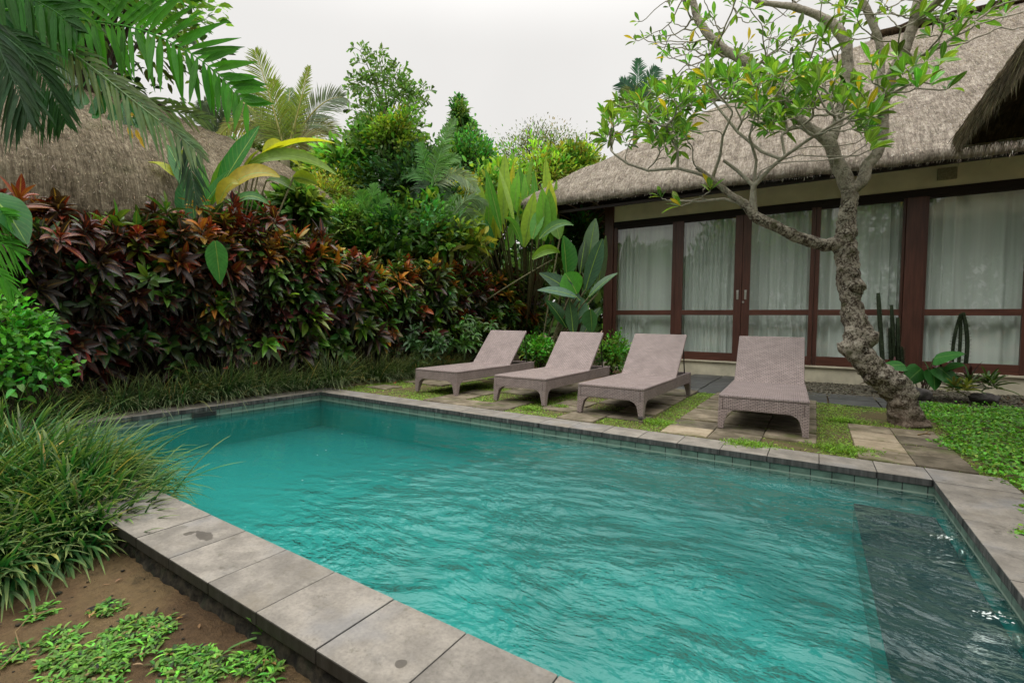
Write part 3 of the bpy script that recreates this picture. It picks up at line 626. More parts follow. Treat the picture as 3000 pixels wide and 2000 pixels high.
# ------------------------------------------------------------------ thatched roofs
def hip_roof(name, parent, x0, x1, y0, y1, ze, rx0, rx1, ry0, ry1, zr, th, mat, fringe, strawcol, nst, pw=.85, tilt=0., seed=0, faces='FLRB', under='thatch_dark', rim=.5, sag=0., flen=(.03, .075)):
    E = {'F': ((x0, y0), (x1, y0)), 'R': ((x1, y0), (x1, y1)), 'B': ((x1, y1), (x0, y1)), 'L': ((x0, y1), (x0, y0))}
    T = {'F': ((rx0, ry0), (rx1, ry0)), 'R': ((rx1, ry0), (rx1, ry1)), 'B': ((rx1, ry1), (rx0, ry1)), 'L': ((rx0, ry1), (rx0, ry0))}
    cen = np.array([(x0+x1)/2, (y0+y1)/2])
    def zeave(x): return ze+tilt*(x-x0)
    def S(f, s, t):
        a = np.array(E[f][0])*(1-s)+np.array(E[f][1])*s; b = np.array(T[f][0])*(1-s)+np.array(T[f][1])*s
        run = np.linalg.norm(b-a)
        p = a*(1-t)+b*t
        zb = zeave(a[0])+th*rim
        z = zb+(zr-zb)*(t**pw)
        return p, z
    me_v = []; me_f = []; me_uv = []
    gs, gt = 110, 46
    for f in faces:
        L = np.linalg.norm(np.array(E[f][1])-np.array(E[f][0]))
        base = len(me_v)
        ax = 0 if f in 'FB' else 1
        rows_ = [('u', .0), ('r', .0), ('r', .5), ('r', 1.)]+[('t', (k/gt)**1.3) for k in range(1, gt+1)]
        for kind, q in rows_:
            for i in range(gs+1):
                s = i/gs
                a, _ = S(f, s, 0); p1, _ = S(f, s, .02); inn = unit(p1-a)
                if kind == 't': p, z = S(f, s, q); z += .0; v = q*7+th
                else:
                    if kind == 'u': p = a+inn*.10; z = zeave(a[0])+.01; v = -.05
                    elif q == 0: p = a+inn*.03; z = zeave(a[0]); v = 0
                    elif q == .5: p = a-inn*.015; z = zeave(a[0])+th*rim*.5; v = th*.4
                    else: p = a+inn*.0; z = zeave(a[0])+th*rim*.93; v = th*.8
                w3 = (p[0], p[1], z)
                d = .055*NZ(w3, .9, seed)+.03*NZ(w3, 3.2, seed)+.013*NZ(w3, 11, seed)
                if kind != 't': d = .03*NZ(w3, 2, seed)+.03*NZ((a[0], a[1], q), 9, seed); z += d*1.0; p = p-inn*d*.6
                else: z += d*(1 if q < .97 else .3)
                me_v.append((p[0], p[1], z)); me_uv.append((p[ax]+.03*z, v))
        n = gs+1
        for r in range(len(rows_)-1):
            for i in range(gs): me_f.append((base+r*n+i, base+r*n+i+1, base+(r+1)*n+i+1, base+(r+1)*n+i))
    me = bpy.data.meshes.new(name); me.from_pydata(me_v, [], me_f); me.update()
    uv = me.uv_layers.new(name='UVMap').data
    li = np.zeros(len(me.loops), dtype=np.int32); me.loops.foreach_get('vertex_index', li)
    uv.foreach_set('uv', np.array(me_uv, dtype=np.float32)[li].ravel())
    roof = link(me, 'thatch_roof', M[mat], parent, True)
    # underside
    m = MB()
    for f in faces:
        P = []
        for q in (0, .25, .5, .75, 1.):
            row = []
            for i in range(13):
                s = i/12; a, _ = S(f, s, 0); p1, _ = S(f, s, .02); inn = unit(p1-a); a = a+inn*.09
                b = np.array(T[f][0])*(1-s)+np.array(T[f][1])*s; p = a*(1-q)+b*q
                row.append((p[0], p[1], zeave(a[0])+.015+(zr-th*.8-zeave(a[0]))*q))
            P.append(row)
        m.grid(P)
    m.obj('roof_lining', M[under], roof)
    # straw: fringe at the eaves and loose reed ends over the slopes
    gb = GB()
    for f in faces:
        L = np.linalg.norm(np.array(E[f][1])-np.array(E[f][0])); k = int(L*fringe)
        P = np.zeros((k, 3)); D = np.zeros((k, 3))
        for i in range(k):
            s = R.random(); a, _ = S(f, s, 0); p1, _ = S(f, s, .02); inn = unit(p1-a); e = R.random()
            P[i] = (*(a+inn*(.05-.05*e)), zeave(a[0])+.01+e*th*rim*.9); D[i] = (*(-inn*(.12+.35*e)), -1)
        D += R.normal(0, .16, D.shape)
        c = vary(strawcol, k, .45, .06); e = (P[:, 2]-zeave(0)) ; c *= np.clip(.35+R.random(k)[:, None], 0, 1.2)
        gb.blades(P, D, [0.3, .3, 1], R.uniform(*flen, k)*np.where(R.random(k) < .05, 2, 1), R.uniform(.003, .008, k), c, n=3, shape='grass')
        k = int(nst*L); P = np.zeros((k, 3)); D = np.zeros((k, 3)); NN = np.zeros((k, 3))
        for i in range(k):
            s, t_ = R.random(), R.random()**1.2*.99; p, z = S(f, s, t_); p2, z2 = S(f, s, max(t_-.02, 0)); p3, z3 = S(f, s, t_+.01)
            w3 = (p[0], p[1], z); z += .055*NZ(w3, .9, seed)+.03*NZ(w3, 3.2, seed)+.013*NZ(w3, 11, seed)
            d = unit(np.array([*(p-p3), z-z3])); P[i] = (p[0], p[1], z+.004); D[i] = d
            hn = np.cross(d, [d[1], -d[0], 0]); NN[i] = hn if hn[2] > 0 else -hn
        D = unit(D+R.normal(0, .55, D.shape)+unit(NN)*.25)
        gb.blades(P, D, NN, R.uniform(.02, .07, k), R.uniform(.003, .008, k), vary(strawcol, k, .5, .06), n=3, shape='grass', droop=.05)
    gb.obj('straw_fringe', M['straw'], roof)
    return roof

# ------------------------------------------------------------------ villa
FY = 11.4
v = empty('villa', (0, FY, 0), 'single-storey thatched villa with tall curtained glass doors behind the loungers', 'building')
m = MB(); m.box((-4.56, FY-.02, -.1), (9, 16, .262)); m.obj('plinth', M['plinth'], v, bevel=.006)
m = MB(); m.box((-4.58, FY-.06, .264), (9, FY+.3, .302)); m.obj('plinth_ledge', M['plinth'], v, bevel=.006)
m = MB(); m.box((-4.36, FY-.005, 3.624), (9, FY+.15, 4.03)); m.obj('upper_wall', M['wall'], v)
m = MB(); m.box((-4.6, FY-.05, 4.032), (9, FY+.16, 4.35)); m.box((-4.57, FY+.161, 4.032), (-4.41, 20, 4.3)); m.obj('soffit_shade', M['darkwood'], v)  # dark strip put in for the shadow under the thatch overhang
m = MB(); m.box((-4.315, FY-.03, 3.482), (9, FY+.12, 3.622)); m.obj('beam', M['darkwood'], v, bevel=.004)
m = MB(); m.box((-4.5, FY+.12, .303), (-4.42, 20, 4.03)); m.obj('side_wall', M['wall'], v)
m = MB(); m.box((-4.41, 14.6, .3), (9, 14.7, 4.0)); m.box((-4.41, FY+.16, 3.9), (9, 14.6, 3.95)); m.box((-4.41, FY+.2, .263), (9, 14.6, .29)); m.obj('interior', M['interior'], v)
for a_, b_ in ((-4.55, -4.32), (1.345, 1.622), (4.35, 4.62)):
    m = MB(); m.box((a_, FY-.06, .303), (b_, FY+.12, 3.48 if a_ > -4 else 4.03)); m.obj('post', M['wood'], v, bevel=.006)
m = MB(); m.box((1.75, FY-.03, 3.74), (2.02, FY-.004, 3.95)); m.obj('wall_vent', M['vent'], v, bevel=.01)
# left side mid rail seen past the corner post
m = MB(); m.box((-4.62, FY+.3, 1.33), (-4.502, FY+2.6, 1.43)); m.obj('side_rail', M['darkwood'], v)
def glazed(name, x0, x1, pl, pr_, bot, y=FY, label=None):
    m = MB(); y0, y1 = y-.02, y+.05
    m.box((x0+.002, y0, .303), (pl, y1, 3.48)); m.box((pr_, y0, .303), (x1-.002, y1, 3.48))
    fr = m.obj(name, M['wood'], v, bevel=.004)
    if label: fr['label'] = label
    m = MB(); m.box((pl+.001, y0+.004, .304), (pr_-.001, y1-.004, bot)); m.obj('bottom_rail', M['woodh'], fr, bevel=.004)
    m = MB(); m.box((pl+.001, y0+.003, 1.32), (pr_-.001, y1-.003, 1.435)); m.obj('mid_rail', M['woodh'], fr, bevel=.004)
    m = MB(); m.box((pl+.001, y0+.004, 3.44), (pr_-.001, y1-.004, 3.479)); m.obj('top_rail', M['darkwood'], fr)
    for z0, z1 in ((bot, 1.32), (1.435, 3.44)):
        m = MB(); m.add([(pl-.004, y+.012, z0-.004), (pr_+.004, y+.012, z0-.004), (pr_+.004, y+.012, z1+.004), (pl-.004, y+.012, z1+.004)], [(0, 1, 2, 3)])
        m.obj('pane', M['glass'], fr)
    return fr
W1 = glazed('window', -4.315, -2.80, -4.23, -2.885, .50)
D1 = glazed('door', -2.798, -1.386, -2.63, -1.54, .485, FY-.025)
D2 = glazed('door', -1.382, -.062, -1.228, -.14, .485, FY-.025)
W2_ = glazed('window', -.058, 1.343, .02, 1.30, .49)
W3_ = glazed('window', 1.624, 2.985, 1.665, 2.925, .48)
W4_ = glazed('window', 2.99, 4.35, 3.04, 4.30, .48)
for dr, x in ((D1, -1.462), (D2, -1.306)):
    m = MB(); z = PY(2160, 864, FY)[2]
    m.box((x-.022, FY-.056, z-.10), (x+.022, FY-.046, z+.10)); m.box((x-.012, FY-.062, z-.06), (x+.012, FY-.0565, z+.06)); m.obj('handle', M['chrome'], dr, bevel=.006)
m = MB(); m.tube([(-1.345, FY-.045, PY(2177, 885, FY)[2]), (-1.345, FY-.06, PY(2177, 885, FY)[2])], .022, 14); m.obj('lock', M['chrome'], D2)
# roof
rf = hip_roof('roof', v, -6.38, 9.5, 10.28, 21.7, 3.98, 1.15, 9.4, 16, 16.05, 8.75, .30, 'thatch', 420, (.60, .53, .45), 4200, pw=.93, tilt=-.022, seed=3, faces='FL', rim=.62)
m = MB(); m.box((-6.16, 10.42, 3.80), (-6.09, 20, 3.93)); m.obj('eave_beam', M['bamboo'], v)
m = MB(); m.box((-6.088, 10.43, 3.78), (9, 10.49, 3.84)); m.obj('eave_board', M['darkwood'], v)
for k in range(16):
    y = 12.4+k*.42; m = MB(); m.tube([(-6.12, y, 3.93), (-4.3, y+.05, 5.02)], .028, 7); m.obj('rafter', M['bamboo'], v)
for k in range(5):
    m = MB(); m.tube([(-5.95+k*.33, 11.0+k*.33, 4.04+k*.2), (-5.95+k*.33, 19, 4.04+k*.2)], .014, 6); m.obj('batten', M['bamboo'], v)
m = MB(); pts = [(1.0+.2*k, 16+.03*math.sin(k*1.3), 8.80+.05*NZ((k, 0, 0), .9)) for k in range(36)]; m.tube(pts, [.13+.05*NZ((k, 3, 0), .8) for k in range(36)], 9); m.obj('ridge_cap', M['thatch_dark'], v, True)
# curtains behind the glass
def curtain(x0, x1, label, ph, z1=3.52, dens=1.):
    xs_ = np.arange(x0, x1, .012); P = []
    for z in (.33, .8, 1.3, 1.9, 2.6, 3.2, z1):
        row = []
        for x in xs_:
            k = z/3.5; f = 2*math.pi*(x*(7.5+1.2*math.sin(x*2.1+ph))*dens)
            y = FY+.22+.035*math.sin(f+ph+.4*math.sin(z))+.022*math.sin(f*.47+ph*2)+.008*math.sin(f*2.3+z)
            row.append((x+.01*math.sin(f+z*.6), y, z))
        P.append(row)
    m = MB(); m.grid(P); o = m.obj('curtain', M['curtain'], None, True); meta(o, label, 'curtain', 'pale curtains behind the villa glass'); return o
curtain(-4.27, -2.84, 'pale curtain behind the window at the left end of the villa front', 0)
curtain(-2.68, -1.50, 'pale curtain behind the left leaf of the sliding door', 1.1)
curtain(-1.27, -.10, 'pale curtain behind the right leaf of the sliding door', 2.0)
curtain(-.02, 1.33, 'pale curtain behind the window that the frangipani trunk crosses', 3.3, dens=.8)
curtain(1.62, 2.66, 'pale curtain behind the window right of the thick post', 4.0, dens=.8)
curtain(2.58, 4.34, 'pale curtain cut by the right edge of the photo', 5.2, dens=.7)
for k in (-1,):
    pass

# pavilion roof, upper right
pv = empty('pavilion', (4.1, 5.5, 0), 'pavilion with a thick dark thatched roof cut by the right edge of the photo', 'pavilion')
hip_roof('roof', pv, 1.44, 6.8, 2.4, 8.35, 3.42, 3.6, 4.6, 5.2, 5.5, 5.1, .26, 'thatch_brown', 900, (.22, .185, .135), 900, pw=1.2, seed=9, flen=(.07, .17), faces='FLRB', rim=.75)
for x, y in ((2.9, 7.2), (5.6, 7.2), (2.9, 3.4), (5.6, 3.4)):
    m = MB(); m.box((x-.09, y-.09, -.1), (x+.09, y+.09, 4.6)); m.obj('post', M['wood'], pv, bevel=.01)
# hut on the left
ht = empty('thatched_hut', (-12.8, 4.4, 0), 'low round-shouldered hut with a brown thatched roof behind the hedge on the left', 'hut')
hip_roof('roof', ht, -17, -8.75, -.6, 7.3, 2.5, -13.2, -12.4, 3.5, 4.5, 5.75, .34, 'thatch_brown', 300, (.38, .325, .24), 2600, pw=.52, seed=21, faces='FRBL', rim=.7)
h2 = empty('thatched_shelter', (-11.6, 7.6, 0), 'low thatched roof sloping down right of the round hut, half hidden by the hedge', 'hut')
hip_roof('roof', h2, -14.0, -9.3, 5.2, 9.7, 2.55, -12, -11.4, 6.2, 6.7, 4.35, .3, 'thatch', 200, (.6, .5, .42), 2000, pw=.85, seed=31, faces='FRBL', rim=.7)
m = MB(); m.box((-13.4, 5.8, -.2), (-9.9, 9.1, 2.8)); m.obj('hut_wall', M['yard'], h2)
m = MB(); m.box((-16, .4, -.2), (-9.8, 8.4, 2.9)); m.obj('hut_wall', M['yard'], ht)
m = MB(); m.tube([(-12.8, 3.2, 5.84), (-12.8, 4.1, 5.9), (-12.8, 5.1, 5.82)], .16, 9); m.obj('ridge_cap', M['thatch_dark'], ht, True)
# garden wall behind the hedge
m = MB(); m.box((-8.3, -1, -.2), (-8.12, 13.2, 2.0)); o = m.obj('garden_wall', M['yard']); meta(o, 'plastered garden wall half hidden behind the croton hedge', 'wall')

# ------------------------------------------------------------------ frangipani tree
def skel(pts): return [(PY(x, y, Y), w_/2/F*float(np.dot(PY(x, y, Y)-[0, 0, EYE], -MR[:, 2]))) for x, y, Y, w_ in pts]
trunk_c = [(2665, 1262, 7.02, 120), (2655, 1236, 7.05, 96), (2648, 1190, 7.05, 82), (2636, 1150, 7.04, 82), (2604, 1120, 7.0, 84), (2568, 1092, 6.97, 80), (2540, 1062, 6.95, 74), (2517, 1032, 6.93, 70), (2508, 1006, 6.92, 74),
           (2520, 975, 6.95, 76), (2510, 950, 6.97, 66), (2497, 920, 7.0, 60), (2491, 880, 7.0, 56), (2489, 840, 7.0, 58), (2486, 800, 7.0, 62), (2480, 756, 7.0, 60), (2474, 712, 7.0, 64), (2478, 654, 7.0, 46), (2487, 600, 7.0, 46), (2489, 560, 7.0, 46)]
limbs = {
 'rlimb': [(2489, 560, 7.0, 42), (2512, 545, 7.0, 34), (2530, 526, 7.0, 32), (2540, 484, 7.02, 32), (2566, 456, 7.04, 30), (2582, 415, 7.05, 30), (2586, 375, 7.05, 28), (2588, 304, 7.05, 27), (2606, 262, 7.05, 27), (2612, 212, 7.0, 26), (2640, 170, 7.0, 30), (2656, 130, 7.0, 30), (2680, 55, 7.0, 28), (2692, 0, 7.0, 26), (2700, -60, 7, 24)],
 'r2': [(2672, 78, 7.0, 28), (2715, 32, 6.9, 26), (2752, 0, 6.8, 24), (2800, -40, 6.7, 20)],
 'r3': [(2586, 330, 7.05, 22), (2574, 250, 7.2, 20), (2584, 166, 7.3, 20), (2572, 110, 7.3, 19), (2551, 55, 7.3, 19), (2526, 0, 7.3, 18), (2505, -50, 7.3, 16)],
 'l1': [(2489, 560, 7.0, 40), (2474, 516, 7.0, 42), (2448, 470, 7.0, 36), (2434, 420, 7.0, 34), (2405, 395, 7.0, 30), (2363, 372, 7.05, 28), (2308, 321, 7.1, 27), (2275, 265, 7.15, 26), (2225, 208, 7.2, 26), (2170, 172, 7.25, 26), (2120, 146, 7.3, 24), (2076, 105, 7.3, 22), (2043, 55, 7.35, 21), (2029, 0, 7.35, 20), (2010, -50, 7.4, 18)],
 'l2': [(2434, 415, 7.0, 30), (2458, 345, 7.2, 26), (2474, 260, 7.4, 26), (2484, 193, 7.5, 28), (2479, 122, 7.5, 30), (2446, 77, 7.5, 28), (2396, 44, 7.5, 22), (2325, 20, 7.5, 18), (2225, 8, 7.6, 12), (2150, -30, 7.6, 10)],
 'low': [(2474, 712, 7.0, 44), (2411, 719, 6.85, 34), (2336, 695, 6.7, 32), (2268, 661, 6.55, 30), (2215, 638, 6.45, 30), (2185, 600, 6.4, 24), (2142, 572, 6.35, 18), (2087, 524, 6.3, 14), (2040, 490, 6.2, 11)],
 'low2': [(2208, 640, 6.45, 24), (2206, 590, 6.4, 20), (2208, 545, 6.35, 16), (2253, 497, 6.3, 11), (2288, 466, 6.25, 10), (2360, 415, 6.2, 9), (2450, 360, 6.1, 8), (2560, 300, 6.0, 7), (2680, 240, 5.9, 6)],
 'low3': [(2208, 545, 6.35, 13), (2160, 500, 6.3, 10), (2120, 470, 6.2, 9)],
 'low4': [(2180, 598, 6.4, 10), (2120, 582, 6.35, 8), (2050, 590, 6.3, 7), (1960, 588, 6.25, 6)],
 'low6': [(2087, 524, 6.3, 13), (2040, 507, 6.2, 10), (1985, 493, 6.15, 9), (1900, 500, 6.1, 8), (1840, 480, 6.1, 7), (1800, 452, 6.1, 6)],
 'low7': [(1985, 493, 6.15, 8), (1986, 445, 6.1, 7), (1958, 392, 6.1, 6), (1905, 335, 6.1, 6)],
 'low8': [(2288, 466, 6.25, 10), (2232, 445, 6.35, 9), (2162, 388, 6.5, 8), (2095, 305, 6.6, 6)],
 'low9': [(2087, 524, 6.3, 10), (2110, 455, 6.2, 8), (2117, 400, 6.1, 7), (2145, 335, 6., 6)],
 'low10': [(2208, 545, 6.35, 10), (2216, 470, 6.3, 8), (2195, 400, 6.1, 7), (2215, 330, 6., 6)],
 'low5': [(2253, 497, 6.3, 9), (2300, 460, 6.5, 8), (2290, 400, 6.7, 7)],
}
nodes = []; par = []; rad0 = []
def addchain(c, root=None):
    last = root; out = []
    for (p0, r0), (p1, r1) in zip(c[:-1], c[1:]):
        n = max(1, int(np.linalg.norm(p1-p0)/.10))
        for k in range(n):
            q = k/n
            nodes.append(p0*(1-q)+p1*q); par.append(last); rad0.append(r0*(1-q)+r1*q); last = len(nodes)-1; out.append(last)
    nodes.append(c[-1][0]); par.append(last); rad0.append(c[-1][1]); out.append(len(nodes)-1)
    return out
tr_i = addchain(skel(trunk_c))
chains = {'trunk': tr_i}
def nearest(p): return int(np.argmin([np.linalg.norm(q-p) for q in nodes]))
for k, c in limbs.items():
    sc_ = skel(c); r = nearest(sc_[0][0]); chains[k] = addchain(sc_[0:], r)
NS = len(nodes)
def attr(n, xr, yr, Yr, f=None):
    out = []
    while len(out) < n:
        x, y, Y = R.uniform(*xr), R.uniform(*yr), R.uniform(*Yr)
        if f is None or f(x, y): out.append(PY(x, y, Y))
    return out
dome = lambda x, y: y > 200+((x-2230)/520.)**2*150 and y < 335+((x-2230)/500.)**2*140+60*math.sin(x*.02)
A1 = attr(430, (1765, 2560), (205, 520), (5.6, 7.3), dome)+attr(26, (2540, 2790), (165, 280), (5.7, 6.2))+[PY(x, y, 6.25) for x, y in ((1935, 575), (1925, 600), (2080, 555), (2060, 560), (1990, 600))]+attr(50, (1765, 2000), (320, 460), (5.8, 6.8))
A2 = attr(110, (1880, 2450), (100, 240), (6.8, 8.2))+attr(110, (1840, 2500), (-140, 120), (6.4, 8.4))+attr(90, (2500, 3040), (-160, 60), (6.2, 8.0))+attr(24, (2700, 3040), (10, 120), (6.4, 7.4))+attr(10, (2450, 2540), (415, 470), (6.8, 7.1))
nodes = [np.array(n) for n in nodes]
def thin(att, md):
    out = []
    for p in att:
        if all(np.linalg.norm(p-q) > md for q in out): out.append(p)
    return out
TW = []; TIPS = []
def bez(p0, p1, d0, n):
    L = np.linalg.norm(p1-p0); t = np.linspace(0, 1, n)[:, None]; a_ = p0+d0*L*.38; b_ = p1-unit(unit(p1-p0)+UPV*.9)*L*.30
    return p0*(1-t)**3+3*a_*t*(1-t)**2+3*b_*t*t*(1-t)+p1*t**3
UPV = np.array([0, 0, 1.])
def fork(p, d, tips, r):
    k = len(tips); T_ = np.array(tips); cen = T_.mean(0)
    rr = .0058*k**.40
    if k == 1:
        C = bez(p, tips[0], d, 7); C[1:-1] += R.normal(0, .006, (5, 3)); TW.append((C, np.linspace(min(rr*1.15, r), rr, 7))); TIPS.append((C[-1], unit(C[-1]-C[-2]))); return
    L = np.linalg.norm(cen-p); f = R.uniform(.26, .42) if k > 3 else R.uniform(.4, .62)
    q = p+(cen-p)*f+R.normal(0, .03, 3)*min(1, L)-UPV*.07*L*(k > 6)
    C = bez(p, q, d, 6); TW.append((C, np.linspace(min(rr*1.12, r), rr, 6))); dq = unit(C[-1]-C[-2])
    nk = 3 if (k > 8 and R.random() < .45) else 2
    cs = T_[R.choice(k, nk, replace=False)]
    for _ in range(6):
        lab = ((unit(T_-q)[:, None]-unit(cs-q)[None])**2).sum(-1).argmin(1)
        cs = np.array([T_[lab == g_].mean(0) if (lab == g_).any() else T_[R.integers(k)] for g_ in range(nk)])
    for g_ in range(nk):
        sub = [t for t, l in zip(tips, lab) if l == g_]
        if sub: fork(q, unit(dq*.35+unit(np.mean(sub, 0)-q)*.85), sub, rr)
def seeds_grow(att, seeds, mx_=2.2):
    S_ = [PY(*s_) for s_ in seeds]; near_ = {}
    for t in att:
        dd = [np.linalg.norm((t-q)*[1, 1, .8])+(9 if t[2] < q[2]-.05 else 0) for q in S_]; i_ = int(np.argmin(dd))
        if dd[i_] < mx_: near_.setdefault(i_, []).append(t)
    for i_, ts in near_.items():
        ni = nearest(S_[i_]); p = nodes[ni]; d = unit(nodes[ni]-nodes[par[ni]]) if par[ni] is not None else UPV
        fork(p, unit(d+UPV*.3), ts, max(rad0[ni]*.85, .007))
A1 = thin(A1, .135); A2 = thin(A2, .17)
seeds_grow(A1, [(2040, 490, 6.2), (2087, 524, 6.3), (2120, 470, 6.2), (2142, 572, 6.35), (2208, 545, 6.35), (2253, 497, 6.3), (2300, 460, 6.5), (2290, 400, 6.7), (2360, 415, 6.2), (2450, 360, 6.1), (2560, 300, 6.), (2680, 240, 5.9), (1960, 588, 6.25), (2080, 588, 6.32), (1900, 500, 6.1), (1840, 480, 6.1), (1800, 452, 6.1), (1958, 392, 6.1), (1905, 335, 6.1), (2162, 388, 6.5), (2095, 305, 6.6), (2117, 400, 6.1), (2145, 335, 6.), (2195, 400, 6.1), (2215, 330, 6.)], 1.9)
seeds_grow(A2, [(2043, 55, 7.35), (2120, 146, 7.3), (2225, 208, 7.2), (2308, 321, 7.1), (2029, 0, 7.35), (2225, 8, 7.6), (2325, 20, 7.5), (2446, 77, 7.5), (2484, 193, 7.5), (2551, 55, 7.3), (2526, 0, 7.3), (2612, 212, 7.), (2680, 55, 7.), (2715, 32, 6.9), (2752, 0, 6.8), (2700, -60, 7.), (2800, -40, 6.7)], 1.7)
Ps = np.array(nodes)
tree = empty('frangipani_tree', PY(2655, 1250, 7.05), 'crooked frangipani with lichen-spotted trunk leaning in front of the villa', 'tree')
def bumpy_tube(pts, rads, n, amp):
    # resample
    pts = np.array(pts); rads = np.array(rads); seg = np.r_[0, np.cumsum(np.linalg.norm(np.diff(pts, axis=0), axis=1))]
    m_ = max(4, int(seg[-1]/.025)); q = np.linspace(0, seg[-1], m_)
    P = np.stack([np.interp(q, seg, pts[:, k]) for k in range(3)], 1); r = np.interp(q, seg, rads)
    for _ in range(3): P[1:-1] = (P[:-2]+P[1:-1]*2+P[2:])/4
    mm = MB(); mm.tube(P, r, n); V = np.array(mm.v); c = np.repeat(P, n, 0)
    out = []
    for vv, cc_ in zip(V, c):
        d = vv-cc_; l = np.linalg.norm(d)
        out.append(cc_+d*(1+amp*(.55*NZ(vv, 7)+.5*NZ(vv, 16)+.3*NZ(vv, 40))))
    mm.v = [tuple(o) for o in out]; return mm
mb = bumpy_tube([nodes[i] for i in tr_i], [rad0[i]*.93 for i in tr_i], 26, .40)
for (x, y, Y, w_, x2, y2) in ((2508, 1005, 6.9, 50, 2462, 1026), (2525, 985, 6.95, 56, 2568, 1000), (2500, 850, 6.97, 46, 2520, 822), (2478, 790, 7, 40, 2462, 770)):
    p0, p1 = PY(x, y, Y), PY(x2, y2, Y-.03); d = float(np.dot(p0-[0, 0, EYE], -MR[:, 2]))
    q = bumpy_tube([p0, (p0+p1)/2, p1, p1+(p1-p0)*.12], [w_/2/F*d*1.1, w_/2/F*d, w_/2/F*d*.9, .02], 18, .6); mb.add(q.v, q.f)
for a_ in range(6):   # root flare
    th = a_*1.05+.3; p0 = PY(2655, 1215, 7.05); p0 = p0-[0, 0, .02]; p1 = p0+np.array([math.cos(th)*.21, math.sin(th)*.18, -.22+.03*math.sin(a_*2.)]); q = bumpy_tube([p0, (p0+p1)/2+[0, 0, -.02], p1, p1+(p1-p0)*.4], [.12, .085, .04, .012], 12, .9); mb.add(q.v, q.f)
mb.obj('trunk', M['bark'], tree, True)
for k, ch in chains.items():
    if k in ('trunk',): continue
    if k in ('low2', 'low3', 'low4', 'low5', 'low6', 'low7', 'low8', 'low9', 'low10'): continue
    pts = [nodes[i] for i in ch]; q = bumpy_tube(pts, [rad0[i] for i in ch], 16, .22); q.obj('limb', M['bark'], tree, True)
gb = GB()
for k in ('low2', 'low3', 'low4', 'low5', 'low6', 'low7', 'low8', 'low9', 'low10'):
    ch = chains[k]; gb.tube([Ps[i] for i in ch], [rad0[i] for i in ch], (.2, .18, .15), 8)
for C, r_ in TW: gb.tube(C, r_, (.2, .18, .15), 6)
gb.obj('branches', M['twig'], tree)
gb = GB()
for p, ax in TIPS:
    ax = unit(ax+[0, 0, .35]); k = R.integers(4, 8) if p[2] < 4.6 else R.integers(3, 6)
    th = R.uniform(0, 6.28)+np.arange(k)*2.4; a = unit(np.cross(ax, [.3, .9, .1])); b = np.cross(ax, a)
    op = R.uniform(.25, 1.0, k)
    D = unit(ax[None]*np.cos(op)[:, None]+(a[None]*np.cos(th)[:, None]+b[None]*np.sin(th)[:, None])*np.sin(op)[:, None])
    Ln = R.uniform(.12, .25, k)*(1 if p[2] < 4.4 else .8)
    cc = vary((.085, .20, .022), k, .35, .14); yy = R.random(k); cc[yy < .03] = (.42, .33, .02); cc[(yy > .03) & (yy < .3)] = vary((.17, .30, .03), int(((yy > .03) & (yy < .3)).sum()), .2)
    gb.blades(p[None]+D*.015-ax[None]*R.uniform(0, .05, (k, 1)), D, ax[None]*.6+np.array([[0, 0, .5]])-D*.3, Ln, Ln*R.uniform(.24, .32, k), cc, cc*1.5+.03, n=7, droop=R.uniform(.0, .3, k), fold=.22, shape='obov')
gb.obj('leaves', M['leaf'], tree)
print('tree tips', len(TIPS), 'twigs', len(TW))
#PART3
# ------------------------------------------------------------------ planting helpers
UP = np.array([0, 0, 1.])
def frame(ax):
    ax = unit(ax); a = unit(np.cross(ax, [.31, .9, .17])); return ax, a, np.cross(ax, a)
def rosette(gb, p, ax, k, L, W, cols, ribs, op=(.3, 1.5), droop=(.1, .7), n=6, shape='leaf', fold=.2, wave=.05, start=.02):
    ax, a, b = frame(ax); th = R.uniform(0, 6.28)+np.arange(k)*2.4; o = np.linspace(op[0], op[1], k)+R.normal(0, .12, k)
    D = ax[None]*np.cos(o)[:, None]+(a[None]*np.cos(th)[:, None]+b[None]*np.sin(th)[:, None])*np.sin(o)[:, None]
    Ls = L*R.uniform(.75, 1.15, k)
    gb.blades(p[None]+D*start-ax[None]*np.linspace(0, L*.35, k)[:, None], D, ax[None]+D*-.2, Ls, W*R.uniform(.8, 1.2, k), cols, ribs, n=n, droop=R.uniform(*droop, k), fold=fold, shape=shape, wave=wave)
def curve(p0, p1, sag=0., up=0., n=12):
    t = np.linspace(0, 1, n)[:, None]; p0, p1 = np.array(p0, float), np.array(p1, float)
    return p0*(1-t)+p1*t+UP*(up*4*t*(1-t))-UP*sag*t**2
